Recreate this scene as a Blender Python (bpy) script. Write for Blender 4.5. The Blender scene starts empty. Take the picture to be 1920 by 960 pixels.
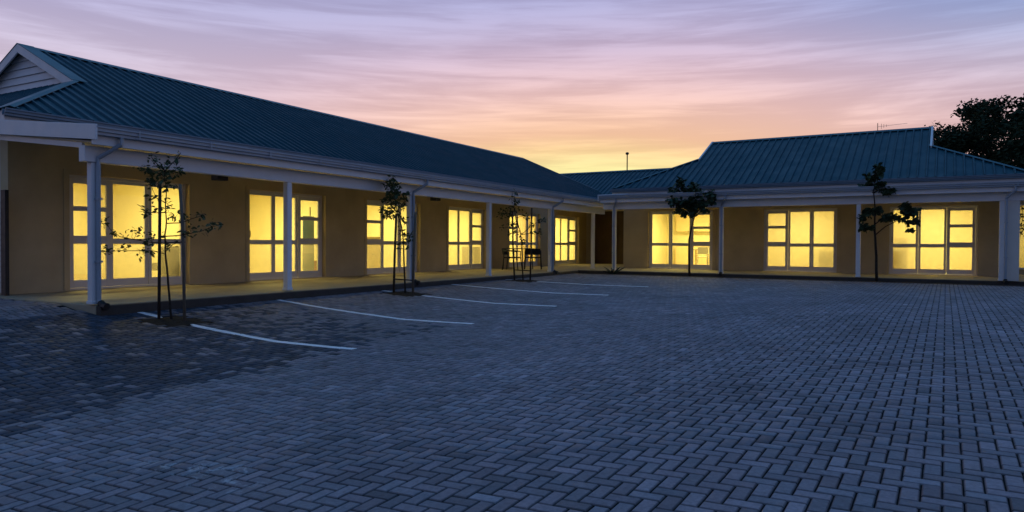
import bpy, math, random
import numpy as np
from mathutils import Vector, Matrix

random.seed(7)
SC = bpy.context.scene
COL = SC.collection

# ---------------------------------------------------------------- camera
F_PX = 1340.0
RIGHT = Vector((0.8724, 0.4888, 0.0051)).normalized()
FWD = Vector((-0.4887, 0.8722, -0.0170)).normalized()
FWD = (FWD - RIGHT * FWD.dot(RIGHT)).normalized()
UP = RIGHT.cross(FWD)
CAM = Vector((0.0, 0.0, 0.9))
cd = bpy.data.cameras.new('camera')
cd.sensor_width = 36.0
cd.lens = 36.0 * F_PX / 1920.0
cd.clip_start = 0.05
cd.clip_end = 3000.0
cam = bpy.data.objects.new('camera', cd)
COL.objects.link(cam)
m3 = Matrix((RIGHT, UP, -FWD)).transposed()
cam.matrix_world = Matrix.Translation(CAM) @ m3.to_4x4()
SC.camera = cam


def ray(px, py):
    return RIGHT * (px - 960.0) - UP * (py - 480.0) + FWD * F_PX


# ---------------------------------------------------------------- world: dusk sky
world = bpy.data.worlds.new('World')
SC.world = world
world.use_nodes = True
nt = world.node_tree
nt.nodes.clear()


class N:
    """tiny helper to write node trees"""
    def __init__(self, tree):
        self.t = tree

    def new(self, kind, **kw):
        n = self.t.nodes.new(kind)
        for k, v in kw.items():
            setattr(n, k, v)
        return n

    def link(self, a, b):
        self.t.links.new(a, b)

    def inp(self, sock, v):
        if isinstance(v, bpy.types.NodeSocket):
            self.t.links.new(v, sock)
        else:
            sock.default_value = v

    def math(self, op, a, b=0.0, c=0.0, clamp=False):
        n = self.new('ShaderNodeMath', operation=op, use_clamp=clamp)
        self.inp(n.inputs[0], a)
        self.inp(n.inputs[1], b)
        if op == 'MULTIPLY_ADD':
            self.inp(n.inputs[2], c)
        return n.outputs[0]

    def vmath(self, op, a, b=None):
        n = self.new('ShaderNodeVectorMath', operation=op)
        self.inp(n.inputs[0], a)
        if b is not None:
            self.inp(n.inputs[1], b)
        return n.outputs['Value'] if op == 'DOT_PRODUCT' else n.outputs['Vector']

    def maprange(self, v, a, b, c, d, kind='LINEAR'):
        n = self.new('ShaderNodeMapRange', interpolation_type=kind)
        self.inp(n.inputs[0], v)
        for i, x in enumerate((a, b, c, d)):
            n.inputs[i + 1].default_value = x
        return n.outputs[0]

    def ramp(self, v, stops):
        n = self.new('ShaderNodeValToRGB')
        e = n.color_ramp.elements
        while len(e) > 1:
            e.remove(e[-1])
        e[0].position = stops[0][0]
        e[0].color = (*stops[0][1], 1)
        for p, c in stops[1:]:
            k = e.new(p)
            k.color = (*c, 1)
        self.inp(n.inputs[0], v)
        return n.outputs[0]

    def mix(self, fac, a, b, blend='MIX'):
        n = self.new('ShaderNodeMix', data_type='RGBA', blend_type=blend)
        self.inp(n.inputs[0], fac)
        self.inp(n.inputs[6], a if isinstance(a, bpy.types.NodeSocket) else (*a, 1))
        self.inp(n.inputs[7], b if isinstance(b, bpy.types.NodeSocket) else (*b, 1))
        return n.outputs[2]

    def noise(self, vec, scale, detail=3.0, rough=0.5, dist=0.0):
        n = self.new('ShaderNodeTexNoise')
        if vec is not None:
            self.link(vec, n.inputs['Vector'])
        n.inputs['Scale'].default_value = scale
        n.inputs['Detail'].default_value = detail
        n.inputs['Roughness'].default_value = rough
        n.inputs['Distortion'].default_value = dist
        return n.outputs[0]


w = N(nt)
tc = w.new('ShaderNodeTexCoord')
dirv = w.vmath('NORMALIZE', tc.outputs['Generated'])
sep = w.new('ShaderNodeSeparateXYZ')
w.link(dirv, sep.inputs[0])
dz = sep.outputs[2]
el = w.math('MULTIPLY', w.math('ARCSINE', dz), 57.2958)           # degrees
elc = w.math('MAXIMUM', el, 0.0)
SUNAZ = Vector((-0.40, 0.916, 0.0)).normalized()
flat = w.new('ShaderNodeCombineXYZ')
w.link(sep.outputs[0], flat.inputs[0])
w.link(sep.outputs[1], flat.inputs[1])
az = w.math('MULTIPLY', w.math('ARCCOSINE', w.vmath('DOT_PRODUCT', w.vmath('NORMALIZE', flat.outputs[0]), tuple(SUNAZ))), 57.2958)
# broad sky colour by height
t_el = w.math('DIVIDE', elc, 90.0)
base = w.ramp(t_el, [
    (0.0, (0.60, 0.44, 0.42)), (0.055, (0.62, 0.49, 0.48)), (0.10, (0.67, 0.56, 0.60)), (0.14, (0.62, 0.55, 0.69)), (0.175, (0.49, 0.47, 0.68)),
    (0.23, (0.38, 0.41, 0.69)), (0.36, (0.19, 0.36, 0.68)), (0.62, (0.10, 0.28, 0.55)), (1.0, (0.07, 0.22, 0.46))])
# clear blue between the cloud sheets, higher up and to the right of the sunset
clear = w.math('MULTIPLY', w.maprange(w.vmath('DOT_PRODUCT', dirv, (0.916, 0.40, 0.0)), 0.12, 0.52, 0.0, 0.85, 'SMOOTHSTEP'), w.maprange(el, 8.0, 17.0, 0.0, 1.0, 'SMOOTHSTEP'))
base = w.mix(clear, base, w.mix(1.0, base, (0.60, 0.86, 1.02), 'MULTIPLY'))
# the side of the sky away from the sunset has already gone dim and blue
away = w.maprange(az, 45.0, 165.0, 0.0, 1.0, 'SMOOTHSTEP')
away = w.math('MULTIPLY', away, w.maprange(el, 25.0, 85.0, 1.0, 0.0, 'SMOOTHSTEP'))
base = w.mix(away, base, w.mix(1.0, base, (0.32, 0.44, 0.58), 'MULTIPLY'))
# after-glow low over the place where the sun went down, wider than it is high
ex = w.math('DIVIDE', az, 34.0)
ey = w.math('DIVIDE', elc, 13.0)
ang = w.math('SQRT', w.math('ADD', w.math('MULTIPLY', ex, ex), w.math('MULTIPLY', ey, ey)))
t_an = w.math('DIVIDE', ang, 1.6)
glow = w.ramp(t_an, [
    (0.0, (1.0, 0.92, 0.40)), (0.29, (1.0, 0.90, 0.40)), (0.36, (1.0, 0.72, 0.36)), (0.42, (1.0, 0.64, 0.40)), (0.56, (0.94, 0.60, 0.50)),
    (0.72, (0.78, 0.50, 0.54)), (1.0, (0.52, 0.42, 0.60))])
wgt = w.maprange(ang, 0.55, 1.55, 1.0, 0.0, 'SMOOTHSTEP')
col = w.mix(wgt, base, glow)
# thin streaky cloud, long and flat
mp = w.new('ShaderNodeMapping')
w.link(dirv, mp.inputs[0])
mp.inputs['Rotation'].default_value = (0.0, math.radians(2.5), 0.0)
mp.inputs['Scale'].default_value = (1.6, 1.6, 17.0)
c1 = w.noise(mp.outputs[0], 1.7, 7.0, 0.58, 0.7)
mp2 = w.new('ShaderNodeMapping')
w.link(dirv, mp2.inputs[0])
mp2.inputs['Rotation'].default_value = (0.0, math.radians(-1.0), 0.0)
mp2.inputs['Scale'].default_value = (2.5, 2.5, 46.0)
c2 = w.noise(mp2.outputs[0], 1.6, 6.0, 0.6, 0.5)
cl = w.math('ADD', w.math('MULTIPLY', c1, 0.62), w.math('MULTIPLY', c2, 0.38))
clf = w.maprange(cl, 0.40, 0.62, 0.0, 1.0, 'SMOOTHSTEP')
fade = w.maprange(el, 24.0, 55.0, 1.0, 0.15)
dark = w.mix(1.0, col, (0.89, 0.84, 0.86), 'MULTIPLY')
lite = w.mix(1.0, col, (1.13, 1.11, 1.11), 'MULTIPLY')
cloudcol = w.mix(clf, dark, lite)
col2 = w.mix(fade, col, cloudcol)
bg = w.new('ShaderNodeBackground')
w.link(col2, bg.inputs['Color'])
bg.inputs['Strength'].default_value = 1.0
out = w.new('ShaderNodeOutputWorld')
w.link(bg.outputs[0], out.inputs[0])

# last of the sun, just under the rim of the sky
sl = bpy.data.lights.new('sun', 'SUN')
sl.energy = 0.12
sl.angle = math.radians(12)
sl.color = (1.0, 0.62, 0.34)
sun = bpy.data.objects.new('sun', sl)
COL.objects.link(sun)
sdir = Vector((SUNAZ.x, SUNAZ.y, math.tan(math.radians(1.5)))).normalized()
sun.rotation_euler = sdir.to_track_quat('Z', 'Y').to_euler()
sun.location = sdir * 60

vs = SC.view_settings
vs.view_transform = 'Standard'
vs.look = 'None'
vs.exposure = 0.0
vs.gamma = 1.0
vs.use_curve_mapping = False
SC.cycles.use_denoising = True
SC.cycles.max_bounces = 8
SC.cycles.diffuse_bounces = 5
SC.cycles.transparent_max_bounces = 12
SC.cycles.sample_clamp_indirect = 4.0


# ---------------------------------------------------------------- materials
MAT = {}


def mat(name, colr, rough=0.7, metal=0.0, var=0.12, scale=6.0, bump=0.0, bscale=60.0, spec=0.4, coat=0.0):
    """plain procedural material: base colour with uneven tone and fine relief"""
    if name in MAT:
        return MAT[name]
    m = bpy.data.materials.new(name)
    m.use_nodes = True
    n = N(m.node_tree)
    b = m.node_tree.nodes['Principled BSDF']
    tcn = n.new('ShaderNodeTexCoord')
    o = tcn.outputs['Object']
    f = n.noise(o, scale, 5.0, 0.6)
    lo = tuple(c * (1 - var) for c in colr)
    hi = tuple(min(1, c * (1 + var)) for c in colr)
    n.link(n.mix(n.maprange(f, 0.3, 0.7, 0, 1), lo, hi), b.inputs['Base Color'])
    rr = n.maprange(n.noise(o, scale * 2.3, 3.0), 0.3, 0.7, max(0.02, rough - 0.08), min(1, rough + 0.08))
    n.link(rr, b.inputs['Roughness'])
    b.inputs['Metallic'].default_value = metal
    b.inputs['Specular IOR Level'].default_value = spec
    if coat:
        b.inputs['Coat Weight'].default_value = coat
    if bump:
        bn = n.new('ShaderNodeBump')
        bn.inputs['Strength'].default_value = bump
        bn.inputs['Distance'].default_value = 0.01
        n.link(n.noise(o, bscale, 4.0), bn.inputs['Height'])
        n.link(bn.outputs[0], b.inputs['Normal'])
    MAT[name] = m
    return m


mat('white_paint', (0.60, 0.62, 0.64), 0.45, var=0.05, scale=3, bump=0.05, bscale=25)
mat('gutter_paint', (0.27, 0.32, 0.37), 0.42, var=0.06, scale=2)
mat('gutter_blue', (0.13, 0.20, 0.26), 0.42, var=0.08, scale=2)
mat('aluminium_white', (0.58, 0.57, 0.58), 0.4, var=0.04)
mat('plaster', (0.45, 0.37, 0.225), 0.9, var=0.14, scale=0.9, bump=0.25, bscale=70)
mat('plaster_grey', (0.56, 0.53, 0.48), 0.9, var=0.07, scale=1.3, bump=0.25, bscale=70)
mat('brown_brick', (0.085, 0.058, 0.042), 0.9, var=0.15, scale=2.0, bump=0.3)
mat('soffit', (0.62, 0.58, 0.50), 0.8, var=0.05)
mat('roof_steel', (0.004, 0.052, 0.076), 0.55, var=0.12, scale=0.8, spec=0.25)
mat('roof_cap', (0.03, 0.105, 0.13), 0.5, var=0.10, scale=0.8, spec=0.3)
mat('tan_floor', (0.31, 0.265, 0.18), 0.75, var=0.13, scale=2.2, bump=0.12, bscale=40)
mat('slab_face_shade', (0.045, 0.036, 0.030), 0.9, var=0.15, scale=3)  # near-black colour carries the shade of the slab faces
mat('soil', (0.030, 0.022, 0.017), 1.0, var=0.35, scale=9, bump=1.0, bscale=30, spec=0.1)
mat('room_wall', (0.80, 0.74, 0.52), 0.8, var=0.02)
mat('room_ceiling', (0.86, 0.82, 0.66), 0.8, var=0.02)
mat('room_floor', (0.62, 0.53, 0.35), 0.6, var=0.08)
mat('bark', (0.034, 0.027, 0.021), 0.95, var=0.3, scale=12, bump=0.6, bscale=50, spec=0.1)
mat('stake_wood', (0.045, 0.035, 0.028), 0.9, var=0.25, scale=8, spec=0.15)
mat('stake_pale', (0.13, 0.11, 0.085), 0.9, var=0.2, scale=8, spec=0.15)
mat('leaf', (0.040, 0.070, 0.026), 0.6, var=0.4, scale=7, spec=0.3)
mat('leaf_dark', (0.028, 0.050, 0.022), 0.55, var=0.4, scale=4, spec=0.3)
mat('leaf_far', (0.022, 0.038, 0.020), 0.8, var=0.4, scale=1.0, spec=0.1)
mat('black_metal', (0.010, 0.010, 0.011), 0.5, var=0.1)
mat('line_paint', (0.82, 0.83, 0.84), 0.6, var=0.10, scale=5, bump=0.2)
mat('cupboard', (0.70, 0.58, 0.36), 0.5, var=0.05)
mat('chair_white', (0.86, 0.84, 0.76), 0.5, var=0.03)
mat('dark_fabric', (0.05, 0.045, 0.04), 0.9, var=0.1)
mat('teal_print', (0.02, 0.19, 0.33), 0.6, var=0.08)
mat('grey_print', (0.26, 0.40, 0.50), 0.6, var=0.08)
mat('orange_print', (0.55, 0.16, 0.05), 0.6, var=0.08)
mat('ground_dirt', (0.10, 0.10, 0.105), 0.95, var=0.2, scale=0.3)
mat('steel', (0.35, 0.35, 0.36), 0.4, metal=0.7, var=0.05)


def glass_clear():
    m = bpy.data.materials.new('glass_clear')
    m.use_nodes = True
    t = m.node_tree
    t.nodes.clear()
    n = N(t)
    tr = n.new('ShaderNodeBsdfTransparent')
    tr.inputs[0].default_value = (0.96, 0.95, 0.90, 1)
    gl = n.new('ShaderNodeBsdfGlossy')
    gl.inputs['Roughness'].default_value = 0.03
    lwn = n.new('ShaderNodeLayerWeight')
    lwn.inputs[0].default_value = 0.5
    lw = n.maprange(n.math('POWER', lwn.outputs['Facing'], 5.0), 0.0, 1.0, 0.03, 0.55)
    mx = n.new('ShaderNodeMixShader')
    n.link(lw, mx.inputs[0])
    n.link(tr.outputs[0], mx.inputs[1])
    n.link(gl.outputs[0], mx.inputs[2])
    o = n.new('ShaderNodeOutputMaterial')
    n.link(mx.outputs[0], o.inputs[0])
    return m


def glass_frost(name='glass_frosted', lo=0.42, hi=0.58):
    m = bpy.data.materials.new(name)
    m.use_nodes = True
    t = m.node_tree
    t.nodes.clear()
    n = N(t)
    tr = n.new('ShaderNodeBsdfTransparent')
    tr.inputs[0].default_value = (0.95, 0.93, 0.84, 1)
    tl = n.new('ShaderNodeBsdfTranslucent')
    tl.inputs[0].default_value = (0.56, 0.52, 0.44, 1)
    gl = n.new('ShaderNodeBsdfGlossy')
    gl.inputs['Roughness'].default_value = 0.18
    m1 = n.new('ShaderNodeMixShader')
    tco = n.new('ShaderNodeTexCoord')
    n.link(n.maprange(n.noise(tco.outputs['Object'], 2.0, 2.0), 0.3, 0.7, lo, hi), m1.inputs[0])
    n.link(tr.outputs[0], m1.inputs[1])
    n.link(tl.outputs[0], m1.inputs[2])
    m2 = n.new('ShaderNodeMixShader')
    lwn = n.new('ShaderNodeLayerWeight')
    lwn.inputs[0].default_value = 0.5
    lw = n.maprange(n.math('POWER', lwn.outputs['Facing'], 5.0), 0.0, 1.0, 0.03, 0.55)
    n.link(lw, m2.inputs[0])
    n.link(m1.outputs[0], m2.inputs[1])
    n.link(gl.outputs[0], m2.inputs[2])
    o = n.new('ShaderNodeOutputMaterial')
    n.link(m2.outputs[0], o.inputs[0])
    return m


MAT['glass_clear'] = glass_clear()
MAT['glass_frosted'] = glass_frost()
MAT['glass_film'] = glass_frost('glass_film', 0.20, 0.34)


def cloth_mat():
    m = bpy.data.materials.new('curtain')
    m.use_nodes = True
    t = m.node_tree
    t.nodes.clear()
    n = N(t)
    tco = n.new('ShaderNodeTexCoord')
    c = n.mix(n.noise(tco.outputs['Object'], 9.0, 3.0), (0.72, 0.58, 0.42), (0.86, 0.74, 0.58))
    df = n.new('ShaderNodeBsdfDiffuse')
    tl = n.new('ShaderNodeBsdfTranslucent')
    n.link(c, df.inputs[0])
    n.link(c, tl.inputs[0])
    mx = n.new('ShaderNodeMixShader')
    mx.inputs[0].default_value = 0.6
    n.link(df.outputs[0], mx.inputs[1])
    n.link(tl.outputs[0], mx.inputs[2])
    o = n.new('ShaderNodeOutputMaterial')
    n.link(mx.outputs[0], o.inputs[0])
    return m


MAT['curtain'] = cloth_mat()


def lamp_mat():
    m = bpy.data.materials.new('lamp_diffuser')
    m.use_nodes = True
    b = m.node_tree.nodes['Principled BSDF']
    b.inputs['Base Color'].default_value = (0.9, 0.85, 0.7, 1)
    b.inputs['Emission Color'].default_value = (1.0, 0.82, 0.42, 1)
    b.inputs['Emission Strength'].default_value = 6.0
    return m


MAT['lamp_diffuser'] = lamp_mat()


def paver_mat():
    m = bpy.data.materials.new('paver_concrete')
    m.use_nodes = True
    n = N(m.node_tree)
    b = m.node_tree.nodes['Principled BSDF']
    at = n.new('ShaderNodeVertexColor', layer_name='tone')
    g = n.new('ShaderNodeNewGeometry')
    p = g.outputs['Position']
    big = n.maprange(n.noise(p, 0.55, 4.0, 0.6), 0.3, 0.7, 0.80, 1.16)
    fine = n.maprange(n.noise(p, 38.0, 4.0, 0.7), 0.25, 0.75, 0.72, 1.28)
    k = n.math('MULTIPLY', big, fine)
    cmb = n.new('ShaderNodeCombineColor')
    for i in range(3):
        n.link(k, cmb.inputs[i])
    c = n.mix(1.0, at.outputs[0], cmb.outputs[0], 'MULTIPLY')
    # dried cement smears, patches of their own shape
    sm = n.maprange(n.noise(p, 1.15, 6.0, 0.72, 1.2), 0.66, 0.78, 0.0, 0.55)
    c = n.mix(sm, c, (0.30, 0.31, 0.33))
    sp = n.new('ShaderNodeSeparateXYZ')
    n.link(p, sp.inputs[0])
    wv = n.math('MULTIPLY_ADD', n.noise(p, 1.6, 3.0), 0.7, -0.35)
    dv = n.math('ABSOLUTE', n.math('ADD', n.math('SUBTRACT', sp.outputs[1], 2.82), wv))
    du = n.math('ABSOLUTE', n.math('ADD', sp.outputs[0], 3.75))
    zone = n.math('MULTIPLY', n.maprange(dv, 0.05, 0.26, 1.0, 0.0, 'SMOOTHSTEP'), n.maprange(du, 0.2, 0.9, 1.0, 0.0, 'SMOOTHSTEP'))
    smear = n.math('MULTIPLY', zone, n.maprange(n.noise(p, 7.0, 6.0, 0.75, 0.8), 0.52, 0.66, 0.0, 0.7))
    c = n.mix(smear, c, (0.55, 0.56, 0.58))
    oil = n.maprange(n.noise(p, 0.9, 5.0, 0.65, 0.5), 0.60, 0.74, 0.0, 0.45)
    c = n.mix(oil, c, (0.03, 0.032, 0.04))
    n.link(c, b.inputs['Base Color'])
    n.link(n.maprange(n.noise(p, 6.0, 4.0), 0.3, 0.7, 0.62, 0.88), b.inputs['Roughness'])
    b.inputs['Specular IOR Level'].default_value = 0.35
    bn = n.new('ShaderNodeBump')
    bn.inputs['Strength'].default_value = 0.35
    bn.inputs['Distance'].default_value = 0.004
    n.link(n.noise(p, 120.0, 5.0, 0.7), bn.inputs['Height'])
    n.link(bn.outputs[0], b.inputs['Normal'])
    return m


MAT['paver'] = paver_mat()
mat('joint_sand', (0.014, 0.015, 0.019), 1.0, var=0.3, scale=8, spec=0.1)


# ---------------------------------------------------------------- mesh helper
class MB:
    def __init__(self):
        self.v = []
        self.f = []
        self.mi = []
        self.cur = 0

    def add(self, vs_, fs_):
        o = len(self.v)
        self.v += [tuple(p) for p in vs_]
        for q in fs_:
            self.f.append(tuple(i + o for i in q))
            self.mi.append(self.cur)
        return self

    def box(self, x0, x1, y0, y1, z0, z1):
        if x0 > x1: x0, x1 = x1, x0
        if y0 > y1: y0, y1 = y1, y0
        if z0 > z1: z0, z1 = z1, z0
        v = [(x0, y0, z0), (x1, y0, z0), (x1, y1, z0), (x0, y1, z0), (x0, y0, z1), (x1, y0, z1), (x1, y1, z1), (x0, y1, z1)]
        return self.add(v, [(3, 2, 1, 0), (4, 5, 6, 7), (0, 1, 5, 4), (1, 2, 6, 5), (2, 3, 7, 6), (3, 0, 4, 7)])

    def hexa(self, p):
        return self.add(p, [(3, 2, 1, 0), (4, 5, 6, 7), (0, 1, 5, 4), (1, 2, 6, 5), (2, 3, 7, 6), (3, 0, 4, 7)])

    def prism(self, prof, s0, s1):
        """profile of (y,z) points run along x"""
        n = len(prof)
        v = [(s0, y, z) for y, z in prof] + [(s1, y, z) for y, z in prof]
        f = [(i, (i + 1) % n, n + (i + 1) % n, n + i) for i in range(n)]
        f += [tuple(range(n - 1, -1, -1)), tuple(range(n, 2 * n))]
        return self.add(v, f)

    def tube(self, pts, rad, k=8):
        pts = [Vector(p) for p in pts]
        if not hasattr(rad, '__len__'):
            rad = [rad] * len(pts)
        if len(rad) != len(pts):
            rad = np.interp(np.linspace(0, 1, len(pts)), np.linspace(0, 1, len(rad)), rad).tolist()
        rings = []
        for i, p in enumerate(pts):
            d = (pts[min(i + 1, len(pts) - 1)] - pts[max(i - 1, 0)]).normalized()
            a = d.orthogonal().normalized() if i == 0 else (pa - d * pa.dot(d)).normalized()
            pa = a
            b = d.cross(a)
            rings.append([p + (a * math.cos(t) + b * math.sin(t)) * rad[i] for t in [2 * math.pi * j / k for j in range(k)]])
        v = [q for r in rings for q in r]
        f = []
        for i in range(len(pts) - 1):
            for j in range(k):
                f.append((i * k + j, i * k + (j + 1) % k, (i + 1) * k + (j + 1) % k, (i + 1) * k + j))
        f.append(tuple(range(k - 1, -1, -1)))
        f.append(tuple((len(pts) - 1) * k + j for j in range(k)))
        return self.add(v, f)

    def mesh(self, name):
        me = bpy.data.meshes.new(name)
        me.from_pydata(self.v, [], self.f)
        return me

    def build(self, name, material, parent=None, off=(0, 0, 0), bevel=0.0, smooth=False):
        ox, oy, oz = off
        if ox or oy or oz:
            self.v = [(x - ox, y - oy, z - oz) for x, y, z in self.v]
        me = self.mesh(name)
        for mm in (material if isinstance(material, (list, tuple)) else [material]):
            me.materials.append(MAT[mm])
        if any(self.mi):
            me.polygons.foreach_set('material_index', self.mi)
        if smooth:
            me.polygons.foreach_set('use_smooth', [True] * len(me.polygons))
        o = bpy.data.objects.new(name, me)
        COL.objects.link(o)
        if parent is not None:
            o.parent = parent
        if bevel:
            bm = o.modifiers.new('bevel', 'BEVEL')
            bm.width = bevel
            bm.segments = 2
            bm.limit_method = 'ANGLE'
        return o


def tag(o, label=None, cat=None, group=None, kind=None):
    if label: o['label'] = label
    if cat: o['category'] = cat
    if group: o['group'] = group
    if kind: o['kind'] = kind
    return o


def empty(name, loc=(0, 0, 0), rz=0.0):
    o = bpy.data.objects.new(name, None)
    o.empty_display_size = 0.2
    o.location = loc
    o.rotation_euler = (0, 0, rz)
    COL.objects.link(o)
    return o


TH = math.radians(2.0)
CT, ST = math.cos(TH), math.sin(TH)


def r2w(x, y, z=0.0):           # frame of the right-hand wing and the paving -> world
    return Vector((CT * x + ST * y, -ST * x + CT * y, z))


def w2r(x, y):
    return CT * x - ST * y, ST * x + CT * y


def sstep(a, b, x):
    t = np.clip((x - a) / (b - a), 0, 1)
    return t * t * (3 - 2 * t)


def zg(x, y):
    """height of the paving: falls away from the left verandah and towards the camera"""
    x = np.asarray(x, float)
    y = np.asarray(y, float)
    fall = 0.0185 * np.clip(22.0 - y, 0, 24) + 0.030 * np.clip(6.6 - y, 0, 6)
    ramp = np.clip((x + 10.55) / 3.3, 0, 1)
    ramp = ramp * (1.35 - 0.35 * ramp)
    ramp = np.clip(ramp, 0, 1)
    right = sstep(-6.5, 0.5, x)
    fall = fall * (1 - right) + right * 0.026 * np.clip(11.5 - y, 0, 11)
    lift = 0.085 * sstep(-10.5, -11.2, x) * sstep(6.9, 6.1, y)
    return -0.105 - fall * ramp + lift


# ================================================================= SETTING
# ---------------------------------------------------------------- ground
g = MB()
R_ = 900.0
g.add([(-R_, -R_, -1.5), (R_, -R_, -1.5), (R_, R_, -1.5), (-R_, R_, -1.5)], [(0, 1, 2, 3)])
tag(g.build('ground', 'ground_dirt'), kind='structure')

# paving bed (jointing sand under the pavers)
PX0, PX1, PY0, PY1 = -16.0, 8.0, -3.0, 23.2
nx, ny = 97, 106
xs = np.linspace(PX0, PX1, nx)
ys = np.linspace(PY0, PY1, ny)
XX, YY = np.meshgrid(xs, ys)
ZZ = zg(XX, YY) - 0.021
g = MB()
g.add(list(zip(XX.ravel().tolist(), YY.ravel().tolist(), ZZ.ravel().tolist())),
      [(j * nx + i, j * nx + i + 1, (j + 1) * nx + i + 1, (j + 1) * nx + i) for j in range(ny - 1) for i in range(nx - 1)])
paving = tag(g.build('paving', 'joint_sand', smooth=True), kind='structure')

# ---------------------------------------------------------------- tree pits and lines (needed to cut the pavers)
LINES = [6.62, 9.30, 12.25, 14.95, 17.70]
PITS = [(-9.28, 6.62, 0.35), (-9.45, 12.25, 0.40), (-9.55, 17.70, 0.40)]

# ---------------------------------------------------------------- herringbone pavers
U = 0.090
CH, JT, DEP = 0.009, 0.0023, 0.035


def paver_box(cx, cy, lx, ly):
    """12 vertices of one paver in world space, top follows the ground"""
    hx, hy = lx / 2 - JT, ly / 2 - JT
    dz = random.uniform(-0.0016, 0.0016)
    rot = random.uniform(-0.008, 0.008)
    c_, s_ = math.cos(rot), math.sin(rot)
    ring = ((-1, -1), (1, -1), (1, 1), (-1, 1))
    tops, mids = [], []
    for sx, sy in ring:
        for dst, ins in ((tops, CH), (mids, 0.0)):
            a, b_ = sx * (hx - ins), sy * (hy - ins)
            p = (cx + a * c_ - b_ * s_, cy + a * s_ + b_ * c_)
            dst.append((CT * p[0] + ST * p[1], -ST * p[0] + CT * p[1], dz))
    return tops, mids


PF = [(0, 1, 2, 3)] + [(4 + i, 4 + (i + 1) % 4, (i + 1) % 4, i) for i in range(4)] + [(8 + i, 8 + (i + 1) % 4, 4 + (i + 1) % 4, 4 + i) for i in range(4)]
cells = []
i0, i1 = int(-17.5 / U), int(9.5 / U)
j0, j1 = int(-4.0 / U), int(22.28 / U)
for i in range(i0, i1):
    for j in range(j0, j1):
        k = (i - j) % 4
        if k == 0:
            cx, cy, lx, ly = (i + 1) * U, (j + 0.5) * U, 2 * U, U
        elif k == 3:
            cx, cy, lx, ly = (i + 0.5) * U, (j + 1) * U, U, 2 * U
        else:
            continue
        wx, wy = CT * cx + ST * cy, -ST * cx + CT * cy
        if wx < -14.0 or wx > 6.5 or wy < -2.0:
            continue
        if wx < -10.62 and wy > 5.95:
            continue
        if wx < -13.55 and wy > 5.7:
            continue
        if cy > 22.05:
            continue
        if any(abs(wx - a) < r and abs(wy - b) < r for a, b, r in PITS):
            continue
        d = Vector((wx, wy, float(zg(wx, wy)))) - CAM
        dep = d.dot(FWD)
        if dep < 0.6 and not (dep > -1.5):
            continue
        px = 960 + F_PX * d.dot(RIGHT) / max(dep, 0.3)
        py = 480 - F_PX * d.dot(UP) / max(dep, 0.3)
        if dep < 0.5 or px < -900 or px > 2800:
            continue
        inside = -10 < px < 1930 and py < 965
        cells.append((dep if inside else 1e3 + dep, cx, cy, lx, ly, wx, wy))
cells.sort()
pv, pf, pc = [], [], []
for idx, (key, cx, cy, lx, ly, wx, wy) in enumerate(cells):
    tops, mids = paver_box(cx, cy, lx, ly)
    vs12 = []
    for x, y, dz in tops: vs12.append([x, y, dz])
    for x, y, dz in mids: vs12.append([x, y, dz - CH])
    for x, y, dz in mids: vs12.append([x, y, dz - DEP])
    # colour of this paver
    t = random.random()
    base_c = Vector((0.166, 0.164, 0.184)).lerp(Vector((0.212, 0.180, 0.200)), random.random())
    k = random.gauss(0.99, 0.13)
    if t < 0.06: k *= 1.25
    if t > 0.95: k *= 0.75
    # the bay in front of the verandah end is laid in a darker batch, mixed with some of the paler ones
    inb = (wx < -5.9 - abs(random.gauss(0, 0.22))) and wx > -10.4
    if inb and wy < 9.2:
        mixp = 0.92 if wy < 6.2 else max(0.0, 0.92 * (1 - (wy - 6.2) / 3.0))
        if random.random() < mixp:
            k *= random.uniform(0.18, 0.38)
        else:
            k *= 0.9
    cold = 0.66 if k < 0.5 else 1.0
    cc = (base_c.x * k * cold, base_c.y * k, base_c.z * k / cold ** 0.7, 1.0)
    pv.append(vs12)
    pc.append(cc)
pv = np.array(pv)                       # n,12,3
pv[:, :, 2] += zg(pv[:, :, 0], pv[:, :, 1])
pc = np.array(pc)
NB = 300
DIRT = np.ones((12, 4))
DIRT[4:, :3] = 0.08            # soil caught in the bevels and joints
tone_n = len(PF)
for i in range(NB):
    c0 = pv[i, 0:4].mean(0)
    me = bpy.data.meshes.new('paver')
    me.from_pydata((pv[i] - c0).tolist(), [], PF)
    me.materials.append(MAT['paver'])
    ca = me.color_attributes.new('tone', 'FLOAT_COLOR', 'POINT')
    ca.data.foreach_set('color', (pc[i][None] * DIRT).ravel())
    o = bpy.data.objects.new('paver', me)
    o.location = c0
    o.parent = paving
    COL.objects.link(o)
rest = pv[NB:].reshape(-1, 3)
nb = len(pv) - NB
fa = (np.array(PF)[None] + 12 * np.arange(nb)[:, None, None]).reshape(-1, 4)
me = bpy.data.meshes.new('paver_field')
me.vertices.add(len(rest))
me.vertices.foreach_set('co', rest.ravel())
me.loops.add(fa.size)
me.loops.foreach_set('vertex_index', fa.ravel())
me.polygons.add(len(fa))
me.polygons.foreach_set('loop_start', np.arange(0, fa.size, 4))
me.update(calc_edges=True)
me.materials.append(MAT['paver'])
ca = me.color_attributes.new('tone', 'FLOAT_COLOR', 'POINT')
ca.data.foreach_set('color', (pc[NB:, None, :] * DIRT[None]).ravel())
o = bpy.data.objects.new('paver_field', me)
o.parent = paving
o['kind'] = 'stuff'
COL.objects.link(o)

# ---------------------------------------------------------------- parking lines
ltxt = ['thick white parking line nearest the camera, broken by the first tree pit',
        'white parking line between the first and second staked trees',
        'white parking line broken by the second tree pit, third from the near end',
        'white parking line between the second and third staked trees',
        'farthest thin white parking line, beside the third staked tree']


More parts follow.
